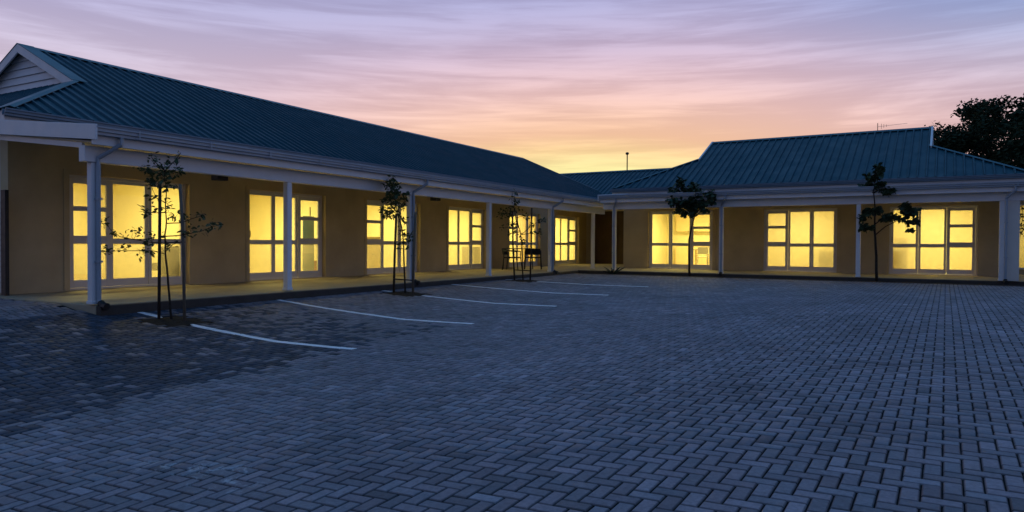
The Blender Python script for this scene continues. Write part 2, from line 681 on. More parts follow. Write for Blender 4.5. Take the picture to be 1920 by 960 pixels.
def clip_poly(poly, axis, val, keep_less):
    res = []
    for i in range(len(poly)):
        p, q = poly[i], poly[(i + 1) % len(poly)]
        ip = (p[axis] <= val) == keep_less
        iq = (q[axis] <= val) == keep_less
        if ip:
            res.append(p)
        if ip != iq:
            t = (val - p[axis]) / (q[axis] - p[axis])
            res.append(tuple(p[k] + t * (q[k] - p[k]) for k in range(3)))
    return res


top_mean = pv[:, 0:4].mean(1)
for li, Y in enumerate(LINES):
    root = empty('parking_line', (-8.2, Y, float(zg(-8.2, Y))))
    mb = MB()
    for i in np.nonzero((np.abs(top_mean[:, 1] - Y) < 0.22) & (top_mean[:, 0] > -10.7) & (top_mean[:, 0] < -5.7))[0]:
        poly = [tuple(p) for p in pv[i, 0:4].tolist()]
        poly = [(p[0] + 0.006 * (1 if p[0] > top_mean[i, 0] else -1), p[1] + 0.006 * (1 if p[1] > top_mean[i, 1] else -1), p[2]) for p in poly]
        wob = 0.006 * math.sin(top_mean[i, 0] * 3.1 + li)
        for ax, val, less in ((1, Y + 0.052 + wob + random.uniform(-0.005, 0.004), True), (1, Y - 0.052 + wob + random.uniform(-0.004, 0.005), False), (0, -5.9, True), (0, -10.45, False)):
            poly = clip_poly(poly, ax, val, less) if poly else poly
        if len(poly) >= 3:
            n_ = len(poly)
            mb.add([(x_, y_, z_ - 0.001) for x_, y_, z_ in poly] + [(x_, y_, z_ + 0.0022) for x_, y_, z_ in poly],
                   [tuple(range(n_, 2 * n_))] + [(k, (k + 1) % n_, n_ + (k + 1) % n_, n_ + k) for k in range(n_)])
    st_ = mb.build('paint', 'line_paint', root, tuple(root.location))
    st_['kind'] = 'stuff'
    tag(root, ltxt[li], 'parking line', 'painted parking bay lines')

# ---------------------------------------------------------------- tree pits
for a, b, r in PITS:
    mb = MB()
    n_ = 9
    for jj in range(n_):
        for ii in range(n_):
            xx, yy = a - r + 2 * r * ii / (n_ - 1), b - r + 2 * r * jj / (n_ - 1)
            e = min(ii, jj, n_ - 1 - ii, n_ - 1 - jj)
            mb.v.append((xx, yy, float(zg(xx, yy)) - 0.008 + (0.035 * min(e, 3) / 3) * random.uniform(0.3, 1.2)))
    for jj in range(n_ - 1):
        for ii in range(n_ - 1):
            mb.f.append((jj * n_ + ii, jj * n_ + ii + 1, (jj + 1) * n_ + ii + 1, (jj + 1) * n_ + ii))
            mb.mi.append(0)
    tag(mb.build('tree_pit', 'soil', smooth=True), kind='structure')

# ---------------------------------------------------------------- verandah floors and soil bed
mb = MB()
mb.box(-13.62, -10.22, 6.02, 31.4, -0.45, -0.012)
mb.box(-10.22, -9.4, 24.0, 31.4, -0.45, -0.012)
slab = tag(mb.build('verandah_floor', 'tan_floor', bevel=0.012), kind='structure')
# dark strip that paints the shade on the slab's front face
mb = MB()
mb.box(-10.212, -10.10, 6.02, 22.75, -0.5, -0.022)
tag(mb.build('slab_shade_strip', 'slab_face_shade', bevel=0.01), kind='structure')
mb = MB()
c = [r2w(-11.05, 22.62), r2w(4.5, 22.62), r2w(4.5, 27.9), r2w(-11.05, 27.9)]
mb.hexa([(p.x, p.y, -0.45) for p in c] + [(p.x, p.y, 0.0) for p in c])
tag(mb.build('verandah_floor', 'tan_floor', bevel=0.012), kind='structure')
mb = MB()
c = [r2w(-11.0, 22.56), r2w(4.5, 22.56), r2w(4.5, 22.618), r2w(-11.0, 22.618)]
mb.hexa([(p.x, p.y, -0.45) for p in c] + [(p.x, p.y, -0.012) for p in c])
tag(mb.build('slab_shade_strip', 'slab_face_shade', bevel=0.008), kind='structure')  # same painted shade, added over the right slab's tan face
mb = MB()
n_ = 120
for jj in range(5):
    for ii in range(n_ + 1):
        s = -9.9 + 14.6 * ii / n_
        b = 22.03 + 0.52 * jj / 4
        p = r2w(s, b)
        mb.v.append((p.x, p.y, -0.115 + (0.0 if jj in (0,) else random.uniform(-0.01, 0.03))))
for jj in range(4):
    for ii in range(n_):
        mb.f.append((jj * (n_ + 1) + ii, jj * (n_ + 1) + ii + 1, (jj + 1) * (n_ + 1) + ii + 1, (jj + 1) * (n_ + 1) + ii))
        mb.mi.append(0)
tag(mb.build('soil_bed', 'soil', smooth=True), kind='structure')
mb = MB()
c = [r2w(-10.0, 21.98), r2w(4.7, 21.98), r2w(4.7, 22.05), r2w(-10.0, 22.05)]
mb.hexa([(p.x, p.y, -0.3) for p in c] + [(p.x, p.y, -0.092) for p in c])
tag(mb.build('bed_edging', 'brown_brick', bevel=0.008), kind='structure')


# ================================================================= BUILDINGS
PITCH = math.tan(math.radians(26.0))
RIB, RIBH = 0.245, 0.050


def roof_sheets(parent, off, s_lo, s_hi, rmax, b_eave, z_eave, sgn=1, r_lo=-0.06, name='roof_sheet'):
    """ribbed steel sheets, three ribs wide, each an object; rmax(s) = horizontal run up the slope"""
    s = s_lo
    w_ = 3 * RIB
    lap = 0
    while s < s_hi - 0.02:
        us, hs = [], []
        for k in range(3):
            for du, h in ((0.0, 0), (0.085, 0), (0.106, 1), (0.138, 1), (0.159, 0)):
                us.append(s + k * RIB + du)
                hs.append(h * RIBH)
        us.append(s + w_ + 0.004)
        hs.append(0.0)
        pts = [(u, h) for u, h in zip(us, hs) if u <= s_hi + 1e-6]
        # break where the outline steps
        mb = MB()
        vb = []
        for u, h in pts:
            r1 = rmax(min(max(u, s_lo + 1e-4), s_hi - 1e-4))
            vb.append((u, h, r1))
        lz = 0.0012 * (lap % 2)
        for (u0, h0, r0), (u1, h1, r1) in zip(vb[:-1], vb[1:]):
            if abs(r0 - r1) > 0.6:
                r0 = r1 = max(r0, r1) if rmax((u0 + u1) / 2) > min(r0, r1) + 0.3 else min(r0, r1)
            if max(r0, r1) <= r_lo + 0.02:
                continue
            q = []
            for (u, h, r) in ((u0, h0, r_lo), (u1, h1, r_lo), (u1, h1, max(r1, r_lo)), (u0, h0, max(r0, r_lo))):
                q.append((u, b_eave + sgn * r, z_eave + r * PITCH + h + lz))
            mb.add(q, [(0, 1, 2, 3)] if sgn > 0 else [(3, 2, 1, 0)])
        if mb.f:
            mb.build(name, 'roof_steel', parent, off)
        s += w_
        lap += 1


def strip_cap(mb, p0, p1, n0, n1, wid0, wid1, lift, thick=0.012):
    """bent capping along p0->p1; n0,n1 are downhill directions on either side"""
    p0, p1, n0, n1 = Vector(p0), Vector(p1), Vector(n0).normalized(), Vector(n1).normalized()
    up = Vector((0, 0, 1))
    for nn, wd in ((n0, wid0), (n1, wid1)):
        a, b = p0 + up * lift, p1 + up * lift
        c_, d_ = b + nn * wd, a + nn * wd
        mb.add([a, b, c_, d_, a + up * thick, b + up * thick, c_ + up * thick * 0.6, d_ + up * thick * 0.6],
               [(0, 1, 2, 3), (7, 6, 5, 4), (0, 4, 5, 1), (1, 5, 6, 2), (2, 6, 7, 3), (3, 7, 4, 0)])


GUT = [(0.0, 0.0), (-0.085, 0.0), (-0.085, 0.035), (-0.112, 0.045), (-0.112, 0.088), (-0.132, 0.092), (-0.132, 0.115), (-0.12, 0.115),
       (-0.10, 0.095), (-0.075, 0.012), (-0.012, 0.012), (-0.012, 0.105), (0.0, 0.105)]


def gutter(mb, s0, s1, b, z):
    """open channel whose back stands at b and whose bottom is at z"""
    mb.prism([(b + y, z + q) for y, q in GUT], s0, s1)


def glazed_door(parent, off, s0, s1, bw, pattern, lower='glass_frosted', upper='glass_clear'):
    """white frame with three leaves; 'S' leaf has two small panes above the rail, 'F' leaf one tall pane"""
    W = s1 - s0
    H = 2.14
    fb0, fb1 = bw + 0.10, bw + 0.19
    mb = MB()
    fw = 0.05
    mb.box(s0, s0 + fw, fb0, fb1, 0.0, H)
    mb.box(s1 - fw, s1, fb0, fb1, 0.0, H)
    mb.box(s0 + fw, s1 - fw, fb0, fb1, H - fw, H)
    mb.box(s0 + fw, s1 - fw, fb0, fb1, 0.0, 0.03)
    door = mb.build('glazed_door', 'aluminium_white', parent, off, bevel=0.004)
    do = Vector(off)
    pw = (W - 2 * fw) / 3
    for k, ch in enumerate(pattern):
        a, b = s0 + fw + k * pw, s0 + fw + (k + 1) * pw
        setb = (0.012, 0.034, 0.012)[k] if ch == 'F' else 0.006
        y0, y1 = fb0 + setb, fb0 + setb + 0.045
        st = 0.062 if ch == 'F' else 0.085
        a += 0.003
        b -= 0.003
        mb = MB()
        mb.box(a, a + st, y0, y1, 0.034, H - fw - 0.003)
        mb.box(b - st, b, y0, y1, 0.034, H - fw - 0.003)
        mb.box(a + st, b - st, y0, y1, 0.034, 0.18)
        mb.box(a + st, b - st, y0, y1, 0.86, 0.965)
        top0 = 2.03 if ch == 'F' else 1.985
        mb.box(a + st, b - st, y0, y1, top0, H - fw - 0.003)
        spans = [(0.18, 0.86)]
        if ch == 'S':
            mb.box(a + st, b - st, y0, y1, 1.475, 1.565)
            mb.box(a + st, b - st, y0, y1, 0.965, 1.015)
            spans += [(1.015, 1.475), (1.565, top0)]
        else:
            spans += [(0.965, top0)]
        mb.build('sash', 'aluminium_white', door, off, bevel=0.004)
        for z0, z1 in spans:
            gm = lower if z0 < 0.5 else upper
            if gm == 'none':
                continue
            MB().box(a + st - 0.004, b - st + 0.004, y0 + 0.018, y0 + 0.024, z0 - 0.004, z1 + 0.004).build('pane', gm, door, off)
        if (ch == 'F' and k in (0,)):
            mb = MB()
            zc = 1.1
            mb.tube([(a + st / 2, y0, zc - 0.09), (a + st / 2, y0 - 0.045, zc - 0.07), (a + st / 2, y0 - 0.05, zc), (a + st / 2, y0 - 0.045, zc + 0.07), (a + st / 2, y0, zc + 0.09)], 0.009, 6)
            mb.build('handle', 'black_metal', door, off, smooth=True)
    return door


def wall_with_openings(mb, s0, s1, b0, b1, h, opens, zb=-0.3):
    x = s0
    for a, b in opens:
        mb.box(x, a, b0, b1, zb, h)
        mb.box(a, b, b0, b1, 2.14, h)
        mb.box(a, b, b0, b1, zb, 0.0)
        x = b
    mb.box(x, s1, b0, b1, zb, h)


def column(parent, off, s, b, z1, sz=0.115, z0=0.0, name='column'):
    mb = MB()
    h = sz / 2
    mb.box(s - h, s + h, b - h, b + h, z0, z1)
    mb.box(s - h - 0.012, s + h + 0.012, b - h - 0.012, b + h + 0.012, z0, z0 + 0.05)
    return mb.build(name, 'white_paint', parent, off, bevel=0.008)


def downpipe(parent, off, s, b, zg_, bg, side=1, ground=-0.06):
    """rectangular pipe from the gutter back to the post and down it"""
    mb = MB()
    r = 0.032
    pts = [(s + side * 0.20, bg - 0.06, zg_), (s + side * 0.20, bg - 0.06, zg_ - 0.10), (s + side * 0.02, b - 0.094, zg_ - 0.30), (s + side * 0.02, b - 0.094, zg_ - 0.42),
           (s + side * 0.02, b - 0.094, ground + 0.13), (s + side * 0.02, b - 0.12, ground + 0.06)]
    mb.tube(pts, r, 8)
    dp = mb.build('downpipe', 'gutter_paint', parent, off, smooth=False)
    mb = MB()
    mb.tube([(s + side * 0.02, b - 0.125, ground + 0.085), (s + side * 0.03, b - 0.18, ground + 0.045), (s + side * 0.04, b - 0.25, ground + 0.03)], [0.05, 0.05, 0.055], 8)
    mb.build('shoe', 'black_metal', dp, off)
    mb = MB()
    for z in (0.6, 1.5):
        mb = MB()
        mb.box(s + side * 0.02 - 0.04, s + side * 0.02 + 0.04, b - 0.132, b - 0.058, z, z + 0.03)
        mb.build('bracket', 'gutter_paint', dp, off)


def gablet(roof, off, s_pl, sgn_out, b_eave, z_eave, r_base, r_ridge, over=0.20):
    """louvred little gable over the hip; sgn_out = outward direction along s"""
    zb = z_eave + r_base * PITCH
    bl, br = b_eave + r_base, b_eave + 2 * r_ridge - r_base
    bc = b_eave + r_ridge
    zt = z_eave + r_ridge * PITCH
    # weatherboards
    nbd = 5
    for i in range(nbd):
        z0 = zb + (zt - zb - 0.12) * i / nbd
        z1 = zb + (zt - zb - 0.12) * (i + 1) / nbd
        f0 = (z0 - zb) / (zt - zb)
        f1 = min(0.985, (z1 - zb) / (zt - zb))
        a0, a1 = bl + (bc - bl) * f0, br + (bc - br) * f0
        c0, c1 = bl + (bc - bl) * f1, br + (bc - br) * f1
        mb = MB()
        o1, o2 = s_pl + sgn_out * 0.045, s_pl + sgn_out * 0.012
        i1_ = s_pl - sgn_out * 0.01
        mb.add([(o1, a0, z0), (o1, a1, z0), (o2, c1, z1), (o2, c0, z1), (i1_, a0, z0), (i1_, a1, z0), (i1_, c1, z1), (i1_, c0, z1)],
               [(0, 1, 2, 3), (7, 6, 5, 4), (0, 4, 5, 1), (1, 5, 6, 2), (2, 6, 7, 3), (3, 7, 4, 0)])
        mb.build('weatherboard', 'white_paint', roof, off)
    # barge boards
    for (b0_, b1_) in ((bl, bc), (br, bc)):
        mb = MB()
        so, si = s_pl + sgn_out * over, s_pl + sgn_out * (over - 0.035)
        back = s_pl - sgn_out * (0.14 if over > 0.1 else -0.005)
        top = 0.055
        dpt = 0.20
        e = 0.14 * (1 if b1_ > b0_ else -1)
        A = (b0_ - e, zb - 0.14 * PITCH)
        Bp = (b1_, zt)
        v = []
        for ss in (so, si):
            v += [(ss, A[0], A[1] + top - dpt), (ss, Bp[0], Bp[1] + top - dpt), (ss, Bp[0], Bp[1] + top), (ss, A[0], A[1] + top)]
        mb.hexa(v)
        mb.build('barge_board', 'white_paint', roof, off, bevel=0.006)
        mb = MB()
        # cover strip tying the board back to the roof
        v = []
        for zz in (top, top + 0.012):
            v += [(so + sgn_out * 0.01, A[0], A[1] + zz), (so + sgn_out * 0.01, Bp[0], Bp[1] + zz), (back, Bp[0], Bp[1] + zz), (back, A[0], A[1] + zz)]
        mb.hexa(v)
        mb.build('barge_cap', 'roof_cap' if over > 0.1 else 'white_paint', roof, off)


def hip_roof(bld, off, sa, sb, b_eave, z_eave, r_ridge, ga, gb, r_ga, r_gb, far_hip=None, over=0.20):
    """hipped roof with gablets. ga/gb = s of the gablet planes (None -> plain hip to ridge end)"""
    bc = b_eave + r_ridge
    zt = z_eave + r_ridge * PITCH
    bk = b_eave + 2 * r_ridge
    la = ga if ga is not None else far_hip
    lb = gb if gb is not None else far_hip

    def rmax(s):
        if ga is not None and s < ga:
            return r_ga * (s - sa) / (ga - sa)
        if gb is not None and s > gb:
            return r_gb * (sb - s) / (sb - gb)
        if gb is None and s > far_hip:
            return r_ridge * (sb - s) / (sb - far_hip)
        return r_ridge
    # deck just below the sheets
    dn = 0.025
    mb = MB()

    def P(s, b, z): return (s, b, z - dn)
    za = z_eave + r_ga * PITCH
    gbs = gb if gb is not None else far_hip
    zb_ = z_eave + (r_gb if gb is not None else r_ridge) * PITCH
    rgb = r_gb if gb is not None else r_ridge
    V = [P(sa, b_eave, z_eave), P(sb, b_eave, z_eave), P(sb, bk, z_eave), P(sa, bk, z_eave),
         P(ga, b_eave + r_ga, za), P(ga, bc, zt), P(ga, bk - r_ga, za),
         P(gbs, b_eave + rgb, zb_), P(gbs, bc, zt), P(gbs, bk - rgb, zb_)]
    mb.add(V, [(0, 1, 7, 8, 5, 4), (2, 3, 6, 5, 8, 9), (3, 0, 4, 6), (1, 2, 9, 7), (4, 5, 6), (7, 9, 8), (0, 3, 2, 1)])
    roof = mb.build('roof', 'roof_steel', bld, off)
    roof_sheets(roof, off, sa, sb, rmax, b_eave, z_eave)
    # hip-end sheets (near end seen edge on) as ribbed sheets running the other way
    for (s_e, s_g, r_g) in ((sa, ga, r_ga), (sb, gb, r_gb)):
        if s_g is None:
            continue
        sl_ = r_g / abs(s_g - s_e)
        sg = 1 if s_g > s_e else -1
        b = b_eave
        while b < bk:
            for k in range(1):
                mb = MB()
                us = [b, b + 0.085, b + 0.106, b + 0.138, b + 0.159, b + RIB]
                hs = [0, 0, RIBH, RIBH, 0, 0]
                for u0, h0, u1, h1 in zip(us[:-1], hs[:-1], us[1:], hs[1:]):
                    def run(u):
                        return max(0.0, min(u - b_eave, bk - u, r_g)) / sl_
                    r0, r1 = run(u0), run(u1)
                    q = [(s_e - sg * 0.05, u0, z_eave - 0.05 * sl_ * PITCH + h0), (s_e - sg * 0.05, u1, z_eave - 0.05 * sl_ * PITCH + h1),
                         (s_e + sg * r1, u1, z_eave + r1 * sl_ * PITCH + h1), (s_e + sg * r0, u0, z_eave + r0 * sl_ * PITCH + h0)]
                    mb.add(q, [(3, 2, 1, 0)] if sg > 0 else [(0, 1, 2, 3)])
                mb.build('roof_sheet', 'roof_steel', roof, off)
            b += RIB
    # cappings
    mb = MB()
    strip_cap(mb, (ga - over * 0.6 if ga is not None else la, bc, zt), ((gb + over * 0.6) if gb is not None else far_hip, bc, zt), (0, -1, -PITCH), (0, 1, -PITCH), 0.17, 0.17, 0.045)
    mb.build('ridge_cap', 'roof_cap', roof, off)
    hips = []
    if ga is not None:
        hips.append(((sa, b_eave, z_eave), (ga, b_eave + r_ga, za), (1, 0, 0), (0, 1, 0)))
    if gb is not None:
        hips.append(((sb, b_eave, z_eave), (gb, b_eave + r_gb, z_eave + r_gb * PITCH), (-1, 0, 0), (0, 1, 0)))
    else:
        hips.append(((sb, b_eave, z_eave), (far_hip, bc, zt), (-1, 0, 0), (0, 1, 0)))
    for p0, p1, d0, d1 in hips:
        d = (Vector(p1) - Vector(p0)).normalized()
        # direction lying in each roof plane, square to the hip, pointing away from it
        n_front = Vector((0, -PITCH, 1)).normalized()
        e0 = d.cross(n_front)
        if e0.dot(Vector(d0)) < 0: e0 = -e0
        side = -1 if d0[0] > 0 else 1
        n_end = Vector((side * PITCH, 0, 1)).normalized()
        e1 = d.cross(n_end)
        if e1.dot(Vector(d1)) < 0: e1 = -e1
        mb = MB()
        strip_cap(mb, p0, p1, e0, e1, 0.07, 0.30, 0.05)
        mb.build('hip_cap', 'roof_cap', roof, off)
    if ga is not None:
        gablet(roof, off, ga, -1, b_eave, z_eave, r_ga, r_ridge, over)
    if gb is not None:
        gablet(roof, off, gb, 1, b_eave, z_eave, r_gb, r_ridge, over)
    # main gutter and fascia, front and ends
    mb = MB()
    gutter(mb, sa - 0.1, sb + 0.1, b_eave + 0.03, z_eave - 0.115)
    mb.build('gutter', 'gutter_blue', bld, off)
    mb = MB()
    mb.box(sa - 0.06, sb + 0.06, b_eave + 0.035, b_eave + 0.06, z_eave - 0.24, z_eave - 0.02)
    mb.box(sa - 0.06, sa - 0.035, b_eave + 0.06, bk, z_eave - 0.24, z_eave - 0.02)
    mb.box(sb + 0.035, sb + 0.06, b_eave + 0.06, bk, z_eave - 0.24, z_eave - 0.02)
    mb.build('fascia', 'white_paint', bld, off)
    mb = MB()
    mb.box(sa - 0.03, sb + 0.03, b_eave + 0.063, bk, z_eave - 0.235, z_eave - 0.21)
    mb.build('eave_soffit', 'soffit', bld, off)
    return roof


def verandah(bld, off, s0, s1, b_g, b_col, b_wall, zg_, z_back, cols, beam_bot, pipes, pier=None, white_strips=()):
    """lean-to roof on posts: gutter at b_g, sloping sheet up to the wall, fascia, beam, posts"""
    # roof sheet
    mb = MB()
    mb.hexa([(s0, b_g - 0.02, zg_ + 0.06), (s1, b_g - 0.02, zg_ + 0.06), (s1, b_wall - 0.005, z_back - 0.02), (s0, b_wall - 0.005, z_back - 0.02),
             (s0, b_g - 0.02, zg_ + 0.085), (s1, b_g - 0.02, zg_ + 0.085), (s1, b_wall - 0.005, z_back + 0.01), (s0, b_wall - 0.005, z_back + 0.01)])
    vr = mb.build('verandah_roof', 'roof_steel', bld, off)
    for a in white_strips:  # short white pieces spaced along the back of the gutter
        mb = MB()
        mb.box(a, a + 0.69, b_g - 0.02, b_g + 0.14, zg_ + 0.10, zg_ + 0.135)
        mb.build('white_strip', 'white_paint', vr, off)
    mb = MB()
    zc0, zc1 = zg_ - 0.10, z_back - 0.165
    mb.hexa([(s0 + 0.04, b_g + 0.05, zc0), (s1 - 0.04, b_g + 0.05, zc0), (s1 - 0.04, b_wall - 0.005, zc1), (s0 + 0.04, b_wall - 0.005, zc1),
             (s0 + 0.04, b_g + 0.05, zc0 + 0.02), (s1 - 0.04, b_g + 0.05, zc0 + 0.02), (s1 - 0.04, b_wall - 0.005, zc1 + 0.02), (s0 + 0.04, b_wall - 0.005, zc1 + 0.02)])
    mb.build('ceiling', 'soffit', bld, off)
    mb = MB()
    gutter(mb, s0 - 0.02, s1, b_g, zg_)
    mb.build('gutter', 'gutter_paint', bld, off)
    q_ = s0 + 0.6
    while q_ < s1:
        MB().box(q_, q_ + 0.025, b_g - 0.137, b_g - 0.001, zg_ - 0.006, zg_ - 0.001).add(
            [(q_, b_g - 0.137, zg_ - 0.006), (q_ + 0.025, b_g - 0.137, zg_ - 0.006), (q_ + 0.025, b_g - 0.137, zg_ + 0.122), (q_, b_g - 0.137, zg_ + 0.122)], [(0, 1, 2, 3)]).build('gutter_bracket', 'gutter_paint', bld, off)
        q_ += 1.22
    mb = MB()
    mb.box(s0, s1, b_g + 0.004, b_g + 0.03, zg_ - 0.13, zg_ + 0.055)
    mb.build('fascia', 'white_paint', bld, off)
    # end boards, sloping with the roof
    for ss in (s0 - 0.035, s1 + 0.006):
        mb = MB()
        mb.hexa([(ss, b_g - 0.13, zg_ - 0.08), (ss + 0.028, b_g - 0.13, zg_ - 0.08), (ss + 0.028, b_wall, z_back - 0.19), (ss, b_wall, z_back - 0.19),
                 (ss, b_g - 0.13, zg_ + 0.135), (ss + 0.028, b_g - 0.13, zg_ + 0.135), (ss + 0.028, b_wall, z_back + 0.04), (ss, b_wall, z_back + 0.04)])
        mb.build('end_board', 'white_paint', bld, off, bevel=0.005)
    # beam over the posts and a cross beam at the near end
    mb = MB()
    mb.box(s0 + 0.02, s1 - 0.02, b_col - 0.075, b_col + 0.075, beam_bot, zg_ - 0.127)
    mb.build('beam', 'white_paint', bld, off, bevel=0.006)
    mb = MB()
    mb.hexa([(s0 + 0.05, b_g + 0.35, zc0 - 0.055), (s0 + 0.09, b_g + 0.35, zc0 - 0.055), (s0 + 0.09, b_wall - 0.003, zc1 - 0.09), (s0 + 0.05, b_wall - 0.003, zc1 - 0.09),
             (s0 + 0.05, b_g + 0.35, zc0 + 0.02), (s0 + 0.09, b_g + 0.35, zc0 + 0.02), (s0 + 0.09, b_wall - 0.003, zc1 - 0.003), (s0 + 0.05, b_wall - 0.003, zc1 - 0.003)])
    mb.build('end_trim', 'white_paint', bld, off)
    for s in cols:
        if pier is not None and abs(s - pier) < 1e-6:
            continue
        column(bld, off, s, b_col, beam_bot - 0.002)
    for s in pipes:
        downpipe(bld, off, s, b_col, zg_ + 0.005, b_g, 1)


def room(bld, off, s0, s1, bw, depth=4.0):
    """plain lit room behind a glazed door: walls, ceiling, floor"""
    b0, b1 = bw + 0.252, bw + depth
    mb = MB()
    mb.box(s0, s1, b1, b1 + 0.1, 0, 2.6)
    mb.box(s0, s0 + 0.05, b0, b1, 0, 2.6)
    mb.box(s1 - 0.05, s1, b0, b1, 0, 2.6)
    mb.build('room_wall', 'room_wall', bld, off)
    mb = MB()
    mb.box(s0 + 0.05, s1 - 0.05, b1 - 0.05, b1 - 0.002, 2.30, 2.419)
    mb.box(s0 + 0.052, s0 + 0.10, b0, b1 - 0.05, 2.30, 2.419)
    mb.box(s1 - 0.10, s1 - 0.052, b0, b1 - 0.05, 2.30, 2.419)
    mb.box(s0 + 0.052, s1 - 0.052, b1 - 0.02, b1 - 0.002, 0.006, 0.12)
    mb.build('room_trim', 'cupboard', bld, off)
    MB().box(s0 + 0.05, s1 - 0.05, b0, b1, 2.42, 2.47).build('room_ceiling', 'room_ceiling', bld, off)
    MB().box(s0 + 0.05, s1 - 0.05, b0 - 0.25, b1, -0.05, 0.006).build('room_floor', 'room_floor', bld, off)


def ceiling_light(bld, off, s, b, label, power=70.0, colr=(1.0, 0.86, 0.30)):
    """fluorescent fitting on a room ceiling with its own light (top-level thing)"""
    M = bld.matrix_basis
    p = M @ Vector((s - off[0], b - off[1], 2.418))
    e = empty('ceiling_light', p, bld.rotation_euler.z)
    tag(e, label, 'ceiling light', 'ceiling lights in the lit rooms')
    MB().box(-0.62, 0.62, -0.09, 0.09, -0.035, 0.0).build('housing', 'white_paint', e)
    mb = MB()
    mb.box(-0.60, 0.60, -0.075, 0.075, -0.06, -0.036)
    mb.build('diffuser', 'lamp_diffuser', e)
    ld = bpy.data.lights.new('tube_light', 'AREA')
    ld.shape = 'RECTANGLE'
    ld.size = 1.2
    ld.size_y = 0.3
    ld.energy = power
    ld.color = colr
    lo = bpy.data.objects.new('tube_light', ld)
    lo.location = (0, 0, -0.075)
    lo.parent = e
    COL.objects.link(lo)


bpy.context.view_layer.update()
# ---------------------------------------------------------------- left wing
OFFL = (6.46, 13.5, 0.0)
LB = empty('office_wing', (-13.5, 6.46, 0.0), math.pi / 2)
tag(LB, 'long single-storey office wing with dark blue ribbed roof and six lit glazed doors', 'building')
BW = 13.5
DL = [(7.47, 9.96, 'SFF'), (11.55, 14.02, 'FFS'), (15.66, 18.16, 'SFF'), (19.75, 22.14, 'FFS'), (23.87, 26.45, 'SFF'), (27.9, 30.4, 'FFS')]
mb = MB()
wall_with_openings(mb, 6.46, 31.3, BW, BW + 0.25, 2.95, [(a, b) for a, b, _ in DL])
mb.build('wall', 'plaster', LB, OFFL)
mb = MB()
mb.box(6.46, 6.71, BW + 0.25, 21.4, -0.3, 2.95)
mb.box(33.6, 33.85, BW + 0.25, 21.4, -0.3, 2.95)
mb.box(6.46, 33.85, 21.4, 21.65, -0.3, 2.95)
mb.box(31.3, 33.85, BW, BW + 0.25, -0.3, 2.95)
mb.build('side_wall', 'plaster_grey', LB, OFFL)
# raised plaster bands round the openings
for i, (a, b, pat) in enumerate(DL):
    mb = MB()
    mb.box(a - 0.10, b + 0.10, BW - 0.02, BW - 0.001, 2.14, 2.22)
    mb.box(a - 0.10, a, BW - 0.02, BW - 0.001, 0.0, 2.14)
    mb.box(b, b + 0.10, BW - 0.02, BW - 0.001, 0.0, 2.14)
    mb.build('door_surround', 'plaster', LB, OFFL)
    upper = 'glass_clear'
    lower = 'glass_film'
    glazed_door(LB, OFFL, a + 0.003, b - 0.003, BW, pat, lower, upper)
edges = [6.75, 10.75, 14.85, 18.95, 23.0, 27.17, 31.0]
rn = ['nearest room of the long wing, behind the first glazed door', 'room with the teal banner', 'third room of the long wing', 'fourth room of the long wing',
      'curtained room behind the bistro table', 'last room of the long wing, by the passage']
PW = [112, 122, 125, 130, 140, 150]
for i in range(6):
    room(LB, OFFL, edges[i] + 0.02, edges[i + 1] - 0.02, BW)
bpy.context.view_layer.update()
for i in range(6):
    ceiling_light(LB, OFFL, (DL[i][0] + DL[i][1]) / 2, BW + 1.7, 'slim tube light in the ' + rn[i], PW[i])
hip_roof(LB, OFFL, 6.25, 34.6, 13.0, 3.08, 4.46, 8.76, None, 2.48, 0, far_hip=32.2)
verandah(LB, OFFL, 5.86, 25.5, 10.0, 10.3, 13.5, 2.395, 2.86, [6.04, 9.71, 13.47, 17.06, 20.93, 24.49], 2.04, [6.04, 13.47, 20.93], white_strips=[7.83, 11.3, 14.9, 18.98])

# ---------------------------------------------------------------- right wing
OFFR = (-10.55, 25.6, 0.0)
RB = empty('office_wing', r2w(-10.55, 25.6), -TH)
tag(RB, 'shorter office wing facing the camera with teal hipped roof and three lit glazed doors', 'building')
BWR = 25.6
DR = [(-9.56, -7.14, 'FFS'), (-5.40, -3.06, 'SFF'), (-1.55, 0.82, 'FFS')]
mb = MB()
wall_with_openings(mb, -10.55, 1.74, BWR, BWR + 0.25, 2.85, [(a, b) for a, b, _ in DR])
mb.build('wall', 'plaster', RB, OFFR)
mb = MB()
mb.box(-10.55, -10.30, BWR + 0.25, 33.2, -0.3, 2.85)
mb.box(1.49, 1.74, BWR + 0.25, 33.2, -0.3, 2.85)
mb.box(-10.30, 1.49, 32.95, 33.2, -0.3, 2.85)
mb.build('side_wall', 'plaster', RB, OFFR)
for i, (a, b, pat) in enumerate(DR):
    mb = MB()
    mb.box(a - 0.10, b + 0.10, BWR - 0.02, BWR - 0.001, 2.14, 2.22)
    mb.box(a - 0.10, a, BWR - 0.02, BWR - 0.001, 0.0, 2.14)
    mb.box(b, b + 0.10, BWR - 0.02, BWR - 0.001, 0.0, 2.14)
    mb.build('door_surround', 'plaster', RB, OFFR)
    glazed_door(RB, OFFR, a + 0.003, b - 0.003, BWR, pat, 'glass_clear' if i == 0 else 'glass_frosted', 'glass_clear' if i == 0 else 'glass_frosted')
edr = [-10.28, -6.2, -2.3, 1.46]
for i in range(3):
    room(RB, OFFR, edr[i] + 0.02, edr[i + 1] - 0.02, BWR)
bpy.context.view_layer.update()
rr_ = ['kitchen room at the corner of the courtyard', 'middle room of the shorter wing', 'right-hand room of the shorter wing']
for i in range(3):
    ceiling_light(RB, OFFR, (DR[i][0] + DR[i][1]) / 2, BWR + 1.7, 'slim tube light in the ' + rr_[i], [150, 124, 132][i])
hip_roof(RB, OFFR, -10.7, 2.05, 24.95, 2.97, 4.25, -8.15, -0.5, 2.55, 2.55, over=0.06)
